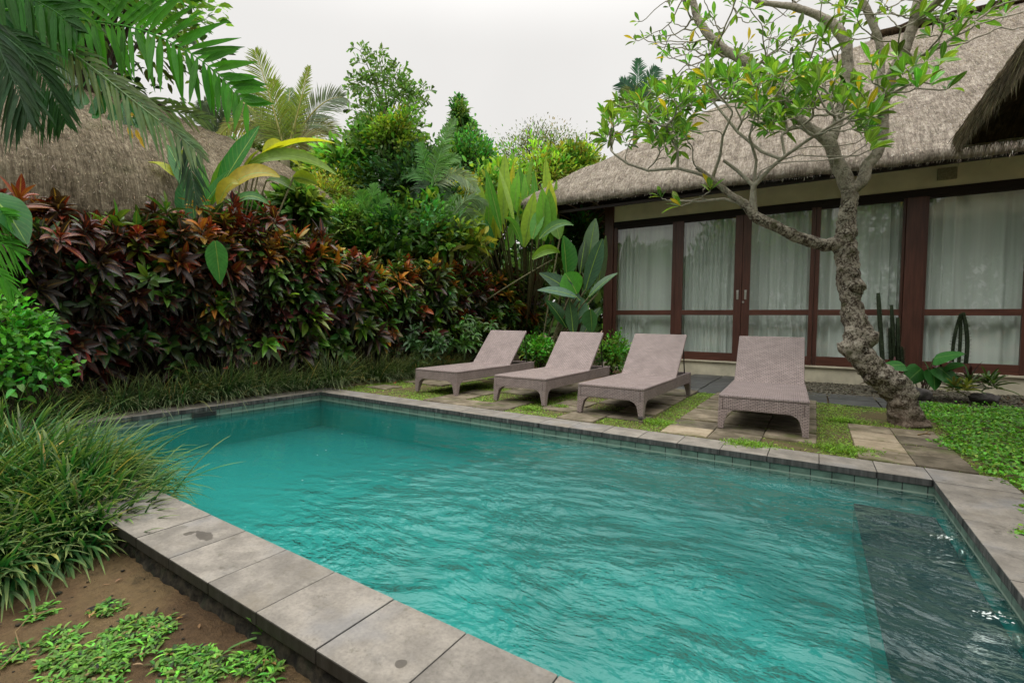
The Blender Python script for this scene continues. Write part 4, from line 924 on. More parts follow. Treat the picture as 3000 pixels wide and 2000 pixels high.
def frond(gb, C, side, n, L, W, col, ang=1.0, droop=.4, rr=.01, tip=.35, rcol=None, start=.12, V=.3, jit=.06, seg=5, shape='palmlet', tipcol=None, both=True, prof=None):
    """palm frond: C = rachis points, side = vector giving the leaf plane"""
    C = np.array(C, float); t = np.linspace(0, 1, len(C)); q = np.linspace(start, .995, n)
    P = np.stack([np.interp(q, t, C[:, k]) for k in range(3)], 1); Tt = unit(np.stack([np.interp(q, t, np.gradient(C[:, k])) for k in range(3)], 1))
    side = np.broadcast_to(side, (n, 3)); S = unit(side-Tt*(side*Tt).sum(1, keepdims=True)); Nn = unit(np.cross(Tt, S))
    Nn = np.where((Nn[:, 2] < 0)[:, None], -Nn, Nn)
    pl = np.sin(np.pi*(q*.86+.12))**.6 if prof is None else prof(q)
    for sg in ((1, -1) if both else (1,)):
        a = ang*(1-.45*q)+R.normal(0, jit, n)
        D = Tt*np.cos(a)[:, None]+S*(sg*np.sin(a))[:, None]+Nn*(V+R.normal(0, jit, n))[:, None]
        gb.blades(P, D, Nn+Tt*.1, L*pl*R.uniform(.85, 1.08, n), W*R.uniform(.8, 1.1, n), vary(col, n, .16, .06), vary(np.array(col)*1.4, n, .1), n=seg, droop=droop*R.uniform(.6, 1.3, n), fold=.12, shape=shape, tipcol=tipcol)
    gb.tube(C, np.linspace(rr, rr*.25, len(C)), rcol if rcol is not None else np.array(col)*1.5+.02, 5)
def banana_leaf(gb, C, W, col, rib=(.22, .34, .07), N=(0, 0, 1), n=26, rr=.012, fold=.25, wave=.03, stalk=None, tear=0):
    C = np.array(C, float)
    t = np.linspace(0, 1, len(C)); q = np.linspace(0, 1, n); P = np.stack([np.interp(q, t, C[:, k]) for k in range(3)], 1)
    for _ in range(3): P[1:-1] = (P[:-2]+2*P[1:-1]+P[2:])/4
    gb.strip(P[None], np.array([N], float), W, np.array([col]), np.array([rib]), fold, 'leaf', wave)
    gb.tube(P-np.array([0, 0, .006]), np.linspace(rr, rr*.25, n), rib, 5)
    if stalk is not None: gb.tube(np.array(stalk, float), rr*1.3, np.array(rib)*.8, 6)
def bush_cloud(gb, cen, rad3, n, L, W, col, clumps=40, spread=.17, up=.4, shape='leaf', seg=4, hollow=.55, droop=.3, lightup=.5, tmin=-.4):
    cen = np.array(cen, float); rad3 = np.array(rad3, float)
    d = unit(R.normal(0, 1, (clumps, 3))); d[:, 2] = np.where(d[:, 2] < tmin, -d[:, 2], d[:, 2])
    rr = R.uniform(hollow, 1, (clumps, 1))**.6; sd0 = R.uniform(0, 90); rr = rr*(1+R.normal(0, .12, (clumps, 1)))*np.array([[1+.55*NZ(q_*1.7, 1., sd0)] for q_ in d]); cc = d*rr*rad3; cl = R.uniform(.4, 1.5, clumps)
    i = R.integers(0, clumps, n); off = R.normal(0, 1, (n, 3))*rad3.mean()*spread
    P = cen+cc[i]+off
    out = unit(off+d[i]*rad3.mean()*.25)
    D = unit(out+UP*up+R.normal(0, .35, (n, 3)))
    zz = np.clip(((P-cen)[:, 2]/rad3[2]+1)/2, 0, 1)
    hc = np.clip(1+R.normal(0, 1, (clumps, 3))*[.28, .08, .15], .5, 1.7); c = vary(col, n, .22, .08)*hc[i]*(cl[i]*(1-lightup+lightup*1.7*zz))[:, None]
    gb.blades(P, D, out+UP*.5, L*R.uniform(.7, 1.2, n), W*R.uniform(.8, 1.2, n), c, c*1.3, n=seg, droop=droop*R.uniform(.3, 1.5, n), fold=.15, shape=shape)
    return cen+cc
def tree_thing(name, label, cat, base, cen, rad3, n, L, W, col, group=None, trunk=.08, mat='far', **kw):
    base = np.array(base, float); e = empty(name, base, label, cat, group)
    gb = GB(); cl = bush_cloud(gb, cen, rad3, n, L, W, col, **kw); gb.obj('crown', M[mat], e)
    g2 = GB(); top = np.array(cen, float); g2.tube([base, base*.5+top*.5+[.05, .03, 0], top], [trunk, trunk*.7, trunk*.4], (.1, .08, .05), 7)
    for c in cl[::max(1, len(cl)//14)]: g2.tube([base*.45+top*.55, (top+c)/2, c], [trunk*.4, trunk*.25, trunk*.1], (.1, .08, .05), 5)
    g2.obj('trunk', M['stem'], e); return e

# ------------------------------------------------------------------ croton hedge
GRP_C = 'croton shrubs of the hedge behind the pool'
DARK = [(.026, .012, .014), (.022, .016, .012), (.038, .012, .014), (.018, .030, .012), (.030, .022, .020)]
RED = [(.17, .018, .012), (.09, .013, .013), (.22, .035, .010), (.12, .022, .012)]
ORG = [(.34, .12, .018), (.44, .26, .03), (.28, .07, .015)]
GRN = [(.045, .13, .02), (.09, .20, .022), (.03, .085, .018), (.14, .24, .025)]
def croton(x, y, h, kind, face=(1, 0, 0), nros=34, name='croton_shrub', Lf=.25):
    lbs = {'dark': 'dark maroon-leaved croton with red midribs in the left half of the hedge', 'mix': 'croton of the hedge mixing green, red and orange leaves', 'green': 'croton at the far end of the hedge with mostly green and rusty leaves'}
    e = empty(name, (x, y, -.05), lbs[kind], 'croton', GRP_C)
    gb = GB(); st = GB(); b = np.array([x, y, -.1])
    for k in range(nros):
        t = k/nros; z = .25+(h-.25)*(.12+.88*t**.8)+R.normal(0, .08); topf = np.clip((z-h*.72)/(h*.28), 0, 1)
        out = .46*(1-.3*topf)*R.uniform(.55, 1.15)
        fx = np.array(face, float); ang = R.normal(0, 1.15); d = np.array([fx[0]*math.cos(ang)-fx[1]*math.sin(ang), fx[0]*math.sin(ang)+fx[1]*math.cos(ang), 0])
        p = np.array([x, y, z])+d*out+np.array([0, R.normal(0, .18), 0])
        ax = unit(d*(1.1-.8*topf)+UP*(.45+.9*topf)+R.normal(0, .2, 3)); nl = int(R.integers(11, 18))
        u = R.random()
        if topf > .25:
            if kind == 'dark': c0 = RED[R.integers(4)] if u < .40 else DARK[R.integers(5)] if u < .72 else ORG[R.integers(3)] if u < .84 else GRN[R.integers(4)]
            elif kind == 'mix': c0 = ORG[R.integers(3)] if u < .24 else RED[R.integers(4)] if u < .42 else GRN[R.integers(4)] if u < .84 else DARK[R.integers(5)]
            else: c0 = GRN[R.integers(4)] if u < .5 else RED[R.integers(4)] if u < .78 else ORG[R.integers(3)] if u < .88 else DARK[R.integers(5)]
        else:
            if kind == 'dark': c0 = DARK[R.integers(5)] if u < .76 else GRN[R.integers(3)] if u < .95 else RED[0]
            elif kind == 'mix': c0 = DARK[R.integers(5)] if u < .34 else GRN[R.integers(4)] if u < .84 else ORG[R.integers(3)] if u < .90 else RED[R.integers(4)]
            else: c0 = GRN[R.integers(4)] if u < .62 else DARK[R.integers(5)] if u < .85 else ORG[R.integers(3)]
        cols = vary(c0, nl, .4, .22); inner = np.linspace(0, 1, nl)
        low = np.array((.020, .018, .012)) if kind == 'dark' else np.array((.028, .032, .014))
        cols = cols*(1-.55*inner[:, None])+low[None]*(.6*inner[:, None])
        if c0 in GRN: rb = np.array([.25, .30, .03])
        elif c0 in ORG: rb = np.array([.55, .34, .04])
        else: rb = np.array([.42, .07, .02]) if R.random() < .7 else np.array([.5, .3, .04])
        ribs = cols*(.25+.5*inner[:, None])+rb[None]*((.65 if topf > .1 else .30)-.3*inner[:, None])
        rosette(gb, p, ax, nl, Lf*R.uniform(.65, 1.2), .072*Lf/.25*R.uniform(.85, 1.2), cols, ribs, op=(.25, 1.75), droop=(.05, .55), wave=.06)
        m_ = b+np.array([d[0]*.12, d[1]*.12+R.normal(0, .05), 0]); st.tube([m_, m_*.4+p*.6+np.array([0, 0, -.1])-d*.1, p], [.016, .012, .007], (.09, .065, .045), 5)
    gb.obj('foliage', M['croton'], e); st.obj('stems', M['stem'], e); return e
def hedge_top(y):
    return float(np.interp(y, [0, 1.7, 2.5, 3.7, 4.9, 7, 9, 12], [2.15, 2.25, 2.48, 2.58, 2.32, 2.26, 2.3, 2.38]))
yy_ = np.arange(.2, 12.2, .50)
for i, y in enumerate(yy_):
    kind = 'dark' if y < 3.4 else 'mix' if y < 8.4 else 'green'
    if 3.0 < y < 4.4: kind = 'dark' if i % 2 else 'mix'
    xl = -7.45+(.35*(y-6)/6 if y > 6 else 0)
    croton(xl+R.normal(0, .12), y+R.normal(0, .09), hedge_top(y)+R.normal(0, .13), kind, nros=int(R.integers(44, 64)), Lf=R.uniform(.20, .33))
    if i % 2 == 0: croton(xl-.42, y+.25, hedge_top(y)+.05+R.normal(0, .06), kind, nros=30)
# a lower bright green croton by the first lounger
for (x, y, h) in ((-6.35, 8.0, 1.0), (-6.5, 7.1, .8)):
    e = empty('broadleaf_shrub', (x, y, 0), 'low shrub with %s leaves in front of the hedge, behind the first lounger' % ('variegated green' if h == 1.0 else 'narrow dark green'), 'shrub')
    gb = GB(); 
    for k in range(22):
        p = np.array([x, y, .2])+R.normal(0, 1, 3)*(.24, .3, .0)+UP*R.uniform(.1, h)
        c = vary((.05, .13, .02) if h == 1.0 else (.025, .075, .015), 11, .25, .1); rosette(gb, p, UP+R.normal(0, .4, 3)+[.3, -.2, 0], 11, .22, .06, c, c*1.3+.04)
    gb.obj('foliage', M['croton'], e)

# ------------------------------------------------------------------ border grass clumps
def clump(gb, c, r, n, L, col, tip, W=.009, lean=(0, 0), drp=(.5, 1.1), up=.9, seg=8):
    q = R.normal(0, 1, (n, 2))*r*.35; P = np.c_[c[0]+q[:, 0], c[1]+q[:, 1], np.full(n, c[2])]
    th = np.arctan2(q[:, 1]+lean[1]*.1+R.normal(0, .08, n), q[:, 0]+lean[0]*.1+R.normal(0, .08, n))+R.normal(0, .5, n); sp = R.uniform(.25, 1.25, n)
    D = unit(np.stack([np.cos(th)*sp+lean[0]*.5, np.sin(th)*sp+lean[1]*.5, np.full(n, up)+R.normal(0, .15, n)], 1))
    cc = vary(col, n, .35, .1); dead = R.random(n) < .03; cc[dead] = vary((.22, .17, .05), int(dead.sum()), .25)
    gb.blades(P, D, UP+D*.2, L*R.uniform(.6, 1.12, n), W*R.uniform(.7, 1.2, n), cc, cc*.7, n=seg, droop=R.uniform(*drp, n), fold=.3, shape='strap', tipcol=np.broadcast_to(tip, (n, 3)))
GRP_G = 'border grass clumps at the foot of the hedge'
for i, (x, y) in enumerate([(-6.92, 1.55), (-6.9, 2.15), (-6.93, 2.75), (-6.9, 3.3), (-6.93, 3.85), (-6.88, 4.4), (-6.75, 4.95), (-6.8, 5.9), (-6.72, 6.4), (-6.7, 6.95), (-6.6, 7.7)]):
    gb = GB(); clump(gb, (x+.02, y, 0), R.uniform(.34, .5), 520, R.uniform(.62, 1.0), (.018, .045, .012), (.24, .26, .13), W=.008, lean=(.42, -.1), drp=(.15, .85), up=1.35)
    o = gb.obj('border_grass', M['grass']); meta(o, 'dark arching border grass clump at the foot of the croton hedge', 'grass clump', GRP_G)
GRP_F = 'big grass clumps at the near left corner of the pool'
for i, (x, y, L, n) in enumerate([(-3.50, .90, .62, 750), (-3.85, 1.02, .78, 900), (-3.75, .55, .70, 850), (-3.42, .50, .58, 700), (-3.55, .15, .62, 700), (-3.30, .22, .48, 420), (-4.3, .95, .92, 950), (-4.2, .45, .85, 850), (-4.8, .8, 1.02, 900), (-5.4, 1.0, 1.05, 750), (-6.0, .9, 1.0, 600), (-4.1, .05, .70, 600), (-4.5, 1.2, .85, 600)]):
    gb = GB(); clump(gb, (x, y, -.17), .34, int(n*1.4), L, (.010, .068, .015), (.20, .25, .07), W=.0135, lean=(.58, -.05 if y > .6 else -.22), drp=(.25, 1.15), up=1.15, seg=9)
    o = gb.obj('border_grass', M['grass']); meta(o, 'bright green long-bladed grass clump spilling over the near left corner of the pool', 'grass clump', GRP_F)

# ------------------------------------------------------------------ weeds and carpet grass on the soil
def weedpatch(px, py, r, n, label, L=.045, W=.012, name='grass_patch', asp=.6):
    c = PZ(px, py, -.19); th0 = R.uniform(0, 6.28, n); rr0 = np.sqrt(R.uniform(0, 1, n))*np.array([1+.45*NZ((math.cos(t)*1.3, math.sin(t)*1.3, px*.01), 1.1) for t in th0])*r*.8; q = np.c_[np.cos(th0)*rr0, np.sin(th0)*rr0*asp]; P = np.c_[c[0]+q[:, 0], c[1]+q[:, 1], np.zeros(n)]
    P[:, 2] = [soil_z(a_, b_)+.004 for a_, b_ in P[:, :2]]
    k = np.repeat(np.arange(n), 4); th = R.uniform(0, 6.28, n*4); D = np.stack([np.cos(th), np.sin(th), R.uniform(.25, .9, n*4)], 1)
    cc = vary((.07, .17, .02), n*4, .5, .18); dd = R.random(n*4) < .05; cc[dd] = vary((.20, .13, .05), int(dd.sum()), .2)
    gb = GB(); gb.blades(P[k]+R.normal(0, .006, (n*4, 3))*[1, 1, .3], D, UP, L*R.uniform(.6, 1.25, n*4), W*R.uniform(.7, 1.2, n*4), cc, cc*1.2, n=4, droop=.35, fold=.2, shape='leaf')
    o = gb.obj(name, M['grass']); meta(o, label, 'grass patch', 'patches of carpet grass on the bare soil'); return o
weedpatch(112, 1795, .10, 24, 'small tuft of carpet grass on bare soil just below the big grass clump')
weedpatch(310, 1795, .10, 26, 'small flat tuft of carpet grass highest in the middle of the bare soil')
weedpatch(175, 1872, .11, 34, 'small oval patch of carpet grass left of the largest patch')
for i, (px, py, r, n) in enumerate([(385, 1885, .20, 150)]): weedpatch(px, py, r, n, 'largest patch of carpet grass in the middle of the bare soil', asp=.8)
weedpatch(250, 1975, .26, 190, 'wide patch of carpet grass along the bottom edge left of centre of the soil', asp=.5)
weedpatch(560, 1985, .22, 130, 'long patch of carpet grass along the bottom edge nearest the coping', asp=.45)
weedpatch(740, 1985, .16, 70, 'small patch of carpet grass at the bottom edge against the coping', asp=.45)
weedpatch(20, 1930, .12, 30, 'tuft of carpet grass at the left edge of the photo', asp=.6)
gb = GB(); c = PZ(780, 1862, -.12)
for px, py in ((720, 1780), (740, 1775), (655, 1880), (760, 1930), (735, 1840)):
    e_ = PD(px, py, float(np.dot(c-[0, 0, EYE], -MR[:, 2]))*.98); d = e_-c; gb.blades(c[None], d[None], [[.2, -.3, .8]], np.linalg.norm(d)*1.05, .009, np.array([[.07, .16, .03]]), n=10, droop=.25, fold=.2, shape='strap')
o = gb.obj('long_weed', M['grass']); meta(o, 'thin weed with a few long blades growing out from under the coping', 'weed')
m = MB()
for k in range(260):
    x, y = R.uniform(-3.8, -1.2), R.uniform(-.1, .93)
    s = R.uniform(.003, .010) if k % 9 else R.uniform(.012, .022); z = soil_z(x, y)
    m.add([(x+p[0]*s, y+p[1]*s*.8, z+p[2]*s*.6) for p in ico], icf)
o = m.obj('soil_crumbs', M['rubble'], None, True); meta(o, 'small stones and crumbs scattered on the bare soil', 'stones', kind='stuff')
m = MB()
for pts in ([(0, 1958), (60, 1900), (45, 1850), (90, 1800), (170, 1780)],):
    m.tube([PZ(x, y, -.165+.01*math.sin(i*2)) for i, (x, y) in enumerate(pts)], .0022, 5)
o = m.obj('dry_runner', M['bamboo'], None, True); meta(o, 'thin pale dry runner trailing over the soil at the left edge', 'twig')

# ------------------------------------------------------------------ plants against the villa
def clumpleaf(name, label, cat, base, leaves, W, col, rib=(.2, .32, .06), group=None, N=None, mat='banana', var=.2):
    e = empty(name, base, label, cat, group); gb = GB(); st = GB(); base = np.array(base, float)
    for (x0, y0, x1, y1, d, w_, *rest) in leaves:
        c = np.array(rest[0] if rest else col)*(1+R.normal(0, var*.5)); up = rest[1] if len(rest) > 1 else .06
        P0, P1 = PD(x0, y0, d), PD(x1, y1, d+R.uniform(-.15, .15)); L = np.linalg.norm(P1-P0)
        C = curve(P0, P1, 0, up*L)
        nv = MR[:, 2]*.8+UP*.45+R.normal(0, .35, 3); nv = nv if N is None else np.array(N, float)
        banana_leaf(gb, C, w_/F*d, c, rib, nv, n=22, rr=.008*d/6, fold=R.uniform(.05, .3))
        st.tube(curve(base+R.normal(0, .05, 3)*[1, 1, 0], P0, 0, .1, 8), .012*d/7, (.10, .16, .04), 6)
    gb.obj('leaves', M[mat], e); st.obj('stalks', M['pstem'], e); return e
clumpleaf('strelitzia', 'tall paddle-leaved plant with grey-green leaves beside the left corner of the villa', 'plant', (-5.5, 9.9, 0),
    [(1660, 815, 1650, 690, 10.5, 72, (.03, .15, .02)), (1690, 860, 1655, 800, 10.3, 70, (.05, .20, .02)), (1700, 880, 1580, 800, 10.3, 46, (.055, .12, .07)), (1690, 870, 1575, 850, 10.2, 34, (.06, .13, .08)),
     (1715, 850, 1765, 700, 10.6, 50, (.04, .10, .055)), (1725, 870, 1810, 800, 10.2, 30, (.055, .12, .06)), (1690, 950, 1700, 870, 10.4, 55, (.055, .13, .07)), (1680, 980, 1668, 880, 10.3, 40, (.04, .10, .04)),
     (1730, 905, 1735, 975, 10.1, 50, (.05, .15, .05)), (1660, 960, 1600, 880, 10.5, 50, (.02, .09, .02)), (1700, 1000, 1760, 900, 10.3, 40, (.03, .08, .03)), (1700, 800, 1715, 700, 10.8, 28, (.02, .05, .02)), (1640, 700, 1620, 640, 11.0, 44, (.10, .22, .03)),
     (1720, 790, 1745, 640, 11.0, 46, (.10, .17, .09)), (1750, 860, 1775, 690, 11.0, 50, (.09, .15, .07))], .3, (.04, .12, .04))
for i, (px, py, w_, h_, lb) in enumerate([(1792, 1092, 90, 90, 'bushy light green shrub between the second and third loungers'), (1600, 1050, 60, 90, 'leafy shrub behind the second lounger beside the paddle-leaved plant')]):
    p = PZ(px, py) if i == 0 else np.array([-5.2, 9.2, 0]); e = empty('leafy_shrub', p, lb, 'shrub'); gb = GB()
    bush_cloud(gb, p+[0, 0, .42], (.42, .35, .42), 1300, .10, .045, (.075, .20, .02), clumps=40, hollow=.3, tmin=-.9); gb.obj('foliage', M['leaf'], e)
    g2 = GB(); [g2.tube([p, p+R.normal(0, .2, 3)*[1, 1, 0]+UP*.5], .008, (.1, .1, .04)) for _ in range(8)]; g2.obj('stems', M['stem'], e)
def heart(gb, p, d, n, L, W, c): gb.blades(p[None], d, n, L, W, np.array([c]), np.array([[.12, .25, .06]]), n=12, droop=.15, fold=-.08, shape='heart')
b = PY(2705, 1120, 10.0); b[2] = 0; e = empty('taro_plant', b, 'plant with large heart-shaped green leaves at the foot of the villa, right of the frangipani', 'plant'); gb = GB(); g2 = GB()
for (x, y, dx, dy, L) in ((2700, 1080, -60, 45, 66), (2735, 1050, 80, -22, 78), (2735, 1085, 5, 60, 56), (2750, 1075, 65, 50, 78), (2650, 1068, -80, -2, 60), (2720, 1075, -10, -20, 40), (2680, 1090, -40, 60, 44), (2770, 1072, 60, -10, 50)):
    p = PY(x, y, 9.7); q = PY(x+dx, y+dy, 9.5); d = q-p; Lw = L/F*7.9
    heart(gb, p, d, MR[:, 2]*.8+UP*.6+R.normal(0, .2, 3), Lw*.95, Lw*.8, np.array((.03, .13, .025))*R.uniform(.8, 1.3)); g2.tube(curve(b+R.normal(0, .04, 3)*[1, 1, 0], p, 0, .06, 7), .009, (.10, .18, .05))
gb.obj('leaves', M['banana'], e); g2.obj('stalks', M['pstem'], e)
for (px, py, Y, c, lb, L) in ((2805, 1105, 9.9, (.035, .014, .016), 'dark purple spiky bromeliad right of the heart-leaved plant', .32), (2790, 1130, 9.5, (.11, .13, .025), 'small yellow-green bromeliad in front of the purple one', .20), (2870, 1120, 10.0, (.045, .085, .02), 'low green spiky bromeliad on the gravel, rightmost of the bed', .30), (2600, 1095, 10.2, (.06, .025, .025), 'reddish-brown bromeliad half hidden behind the frangipani trunk', .34)):
    p = PY(px, py, Y); p[2] = max(p[2], .02); e = empty('bromeliad', p, lb, 'bromeliad', 'bromeliads in the bed under the windows'); gb = GB()
    for j in range(3): q = p+R.normal(0, .12, 3)*[1, 1, .15]; rosette(gb, q, UP, 20, L, .035, vary(c, 20, .3, .1), None, op=(.3, 1.45), droop=(.1, .5), shape='strap', fold=.35, wave=0)
    gb.obj('foliage', M['leaf'], e)
def cactus(label, lines, Y):
    p = PY(lines[0][0], lines[0][1], Y); e = empty('column_cactus', [p[0], Y, 0], label, 'cactus', 'column cacti in front of the windows')
    for ln in lines:
        x0, y0, x1, y1, w_ = ln[:5]; P = [PY(x0*(1-t)+x1*t+ (ln[5] if len(ln) > 5 else 0)*math.sin(t*3.14), y0*(1-t)+y1*t, Y) for t in np.linspace(0, 1, 14)]
        mm = MB(); P = np.array(P); d = w_*.33/F*8.3; n = 15
        mm.tube(P, [d*(1-.25*(i/13)**6) for i in range(14)], n)
        V = np.array(mm.v); k = np.arange(len(V)) % n; c = np.repeat(P, n, 0); V = c+(V-c)*np.where(k % 3 == 0, 1.25, .72)[:, None]; mm.v = [tuple(q) for q in V]
        mm.obj('column', M['cactus'], e); gb = GB(); m_ = 130; t = R.uniform(0, 1, m_); q = np.stack([np.interp(t, np.linspace(0, 1, 14), P[:, j]) for j in range(3)], 1); th = R.uniform(0, 6.28, m_); D = np.stack([np.cos(th), np.sin(th), R.normal(0, .2, m_)], 1)
        gb.blades(q+D*d, D, UP, .035, .02, vary((.03, .045, .02), m_, .3), n=3, shape='leaf'); gb.obj('spines', M['leaf'], e)['kind'] = 'stuff'
cactus('slender column cactus just right of the frangipani trunk, leftmost of the three groups', [(2586, 1060, 2573, 858, 15)], 10.3)
cactus('clump of column cacti against the thick post, middle of the three groups', [(2620, 1060, 2612, 893, 13), (2632, 1065, 2630, 930, 13), (2610, 1060, 2607, 960, 12), (2645, 1075, 2640, 1015, 14)], 10.5)
cactus('pair of drooping-topped column cacti in front of the window right of the post', [(2790, 1060, 2815, 918, 10, -6), (2808, 1075, 2815, 918, 10, 2), (2830, 1065, 2822, 915, 12, 8)], 10.3)
for (px, py, Y, s, lb) in ((2672, 1152, 9.5, (.24, .15, .12), 'dark rounded boulder at the foot of the heart-leaved plant'), (2885, 1158, 9.6, (.17, .12, .09), 'small rounded boulder lying on the gravel by the green bromeliad')):
    p = PY(px, py, Y); mm = MB(); n = 26; P = []
    for i in range(n):
        la = -math.pi/2+math.pi*i/(n-1); P.append([np.array([p[0], Y, .06])+np.array([math.cos(la)*math.cos(lo)*s[0], math.cos(la)*math.sin(lo)*s[1], math.sin(la)*s[2]])*(1+.22*NZ((math.cos(lo)*math.cos(la)*2, math.sin(lo)*math.cos(la)*2, la), 1.2, px*.01)) for lo in np.linspace(0, 2*math.pi, 40)])
    mm.grid(P); o = mm.obj('boulder', M['boulder'], None, True); meta(o, lb, 'boulder')
mm = MB(); mm.tube([PZ(2690, 1273, .05), PZ(2710, 1270, .045), PZ(2725, 1272, .05)], .008, 6); mm.tube([PZ(2710, 1270, .05), PZ(2722, 1262, .06)], .006, 6); o = mm.obj('twig', M['bamboo'], None, True); meta(o, 'pale broken twig on the slab beside the groundcover', 'twig')

# ------------------------------------------------------------------ big-leaf plants over the hedge
YG = (.32, .36, .03); Gd = (.02, .13, .015); Gm = (.09, .22, .02)
clumpleaf('banana_plant', 'banana plant with large green and yellowing leaves rising above the left half of the hedge', 'banana plant', (-8.0, 3.7, 0),
  [(640, 560, 760, 370, 7.6, 66, (.018, .16, .012), .02), (590, 610, 670, 500, 7.5, 60, (.02, .15, .015), 0), (560, 580, 490, 425, 7.6, 42, (.03, .15, .03), .05), (600, 640, 590, 470, 7.8, 36, (.06, .22, .03), 0), (540, 640, 540, 520, 7.5, 44, (.035, .15, .05), 0), (570, 640, 555, 540, 7.3, 44, (.05, .16, .07), .02),
   (735, 485, 980, 420, 7.8, 46, (.36, .38, .02), .12), (730, 480, 985, 512, 7.7, 42, (.16, .27, .03), .16), (750, 490, 880, 470, 7.9, 46, (.09, .22, .08), .18), (650, 570, 820, 520, 7.4, 60, (.40, .32, .02), .2), (640, 600, 700, 540, 7.3, 46, (.33, .30, .02), .3),
   (520, 520, 435, 475, 7.6, 34, (.28, .30, .02), .12), (490, 490, 580, 470, 7.9, 32, (.22, .28, .02), .2), (660, 620, 790, 600, 7.3, 30, (.05, .16, .04), .25), (780, 530, 865, 560, 8, 36, (.12, .24, .03), .15), (860, 520, 930, 540, 8, 40, (.18, .25, .02), .1), (620, 600, 650, 470, 8.0, 30, (.12, .3, .03), 0),
   (705, 520, 760, 440, 7.8, 52, (.30, .36, .03), .1), (770, 455, 830, 425, 7.9, 46, (.38, .40, .03), .1)], .3, (.05, .18, .02), rib=(.25, .38, .08))
clumpleaf('banana_leaf_plant', 'single broad green leaf hanging down in front of the hedge with its short stalk', 'banana plant', (-7.0, 3.55, 1.2), [(630, 705, 645, 832, 6.2, 60, (.04, .17, .03), .06)], .3, (.05, .2, .03), N=MR[:, 2]+[.1, .2, .1])
hl = []
for k in range(34):
    x = R.uniform(1385, 1640); y0 = R.uniform(680, 790); h_ = R.uniform(140, 250); dx = R.normal(0, 22)
    hl.append((x, y0-40, x+dx, y0-h_*R.uniform(.8, 1.05), R.uniform(11, 13.5), R.uniform(26, 44), [(.30, .36, .03), (.20, .32, .03), (.10, .26, .02), (.06, .2, .02), (.12, .24, .03)][k % 5], .02))
hl += [(1240, 690, 1295, 625, 10.5, 50, (.06, .22, .02), .15), (1500, 600, 1505, 475, 12.5, 28, (.36, .36, .02), 0), (1480, 640, 1530, 720, 11, 32, (.07, .2, .03), .2), (1560, 700, 1590, 610, 11, 38, (.07, .22, .03), .1), (1360, 690, 1260, 600, 12, 40, (.15, .28, .03), .1), (1560, 760, 1640, 740, 10.3, 30, (.14, .28, .02), .2), (1580, 700, 1680, 660, 10.6, 26, (.07, .18, .05), .2)]
clumpleaf('heliconia', 'stand of tall upright yellow-green heliconia leaves beyond the hedge left of the villa', 'heliconia', (-7.6, 12.5, 0), hl, .3, (.15, .28, .03))
clumpleaf('heliconia', 'dark green broad-leaved clump in the shade behind the middle of the hedge', 'heliconia', (-8.6, 8.0, 0), [(1130, 700, 1150, 590, 10.8, 60, (.02, .09, .03), 0), (1180, 720, 1240, 600, 10.8, 50, (.015, .07, .02), .1), (1080, 720, 1060, 600, 10.9, 56, (.02, .10, .05), 0), (1300, 730, 1340, 620, 11, 40, (.02, .09, .02), .1), (1370, 740, 1330, 640, 11, 44, (.04, .14, .02), .1), (1620, 760, 1600, 640, 11.5, 40, (.02, .11, .02), .05), (1440, 740, 1420, 640, 11, 44, (.02, .1, .02), .05), (1010, 700, 1000, 610, 10.5, 44, (.02, .08, .03), .05)], .3, (.03, .1, .03))

# ------------------------------------------------------------------ palms
def palm(name, label, base_px, Y_d, fronds, n, Lpx, W, col, group=None, tr=.1, **kw):
    top = PD(*base_px, Y_d); base = np.array([top[0], top[1], -.1]); e = empty(name, base, label, 'palm', group)
    mm = MB(); mm.tube([base+(top-base)*t+np.array([.05*math.sin(t*5), 0, 0]) for t in np.linspace(0, 1, 14)], np.linspace(tr*1.2, tr, 14), 12); mm.obj('trunk', M['pstem'], e, True)
    for fr_ in fronds:
        x1, y1, dd, up_, c, L_ = fr_; gb = GB(); P1 = PD(x1, y1, Y_d+dd); d = P1-top; C = curve(top, P1, 0, up_*np.linalg.norm(d), 14)
        sd = np.cross(d, MR[:, 2]) if kw.get('face', True) else np.cross(d, UP)
        kk = {k: v_ for k, v_ in kw.items() if k != 'face'}
        frond(gb, C, unit(sd+R.normal(0, .2, 3)), n, L_/F*Y_d, W, c if c is not None else col, **kk); gb.obj('frond', M['far'] if Y_d > 8 else M['leaf'], e)
    return e
# coconut palm
cc1 = (.16, .22, .025); cc2 = (.10, .17, .05); cc3 = (.20, .22, .09)
palm('coconut_palm', 'coconut palm with one upright feathery frond, rising beyond the banana plant', (838, 455), 15, [(748, 150, 0, .03, cc1, 92), (800, 235, .4, 0, (.17, .25, .02), 80), (905, 195, 0, -.03, cc1, 50), (1005, 285, .5, .18, (.12, .16, .10), 90), (985, 400, .6, .35, (.2, .22, .10), 80), (700, 330, 1, .25, cc2, 80), (640, 400, .5, .3, (.22, .24, .07), 80), (940, 470, 0, .5, (.22, .22, .09), 80), (880, 280, 1, .1, cc2, 70), (730, 430, .3, .4, (.16, .2, .05), 70), (600, 300, 1, .2, (.06, .1, .04), 60), (850, 150+110, 1, .05, cc2, 60)], 74, 90, .035, cc1, tr=.14, ang=1.0, droop=.25, rr=.035, V=.15, seg=4, rcol=(.35, .33, .12))
palm('coconut_palm', 'fuzzy dark palm behind the big front palm fronds, left of the coconut palm', (640, 430), 17, [(690, 290, 0, .1, (.05, .08, .035), 60), (600, 300, 0, .1, (.05, .08, .035), 60), (560, 350, .5, .3, (.06, .1, .04), 60), (740, 330, .3, .25, (.06, .1, .04), 60), (650, 260, .3, .05, (.05, .08, .03), 50), (760, 400, .3, .4, (.12, .15, .05), 60)], 60, 60, .04, cc2, tr=.12, ang=.9, droop=.2, rr=.03, seg=4)
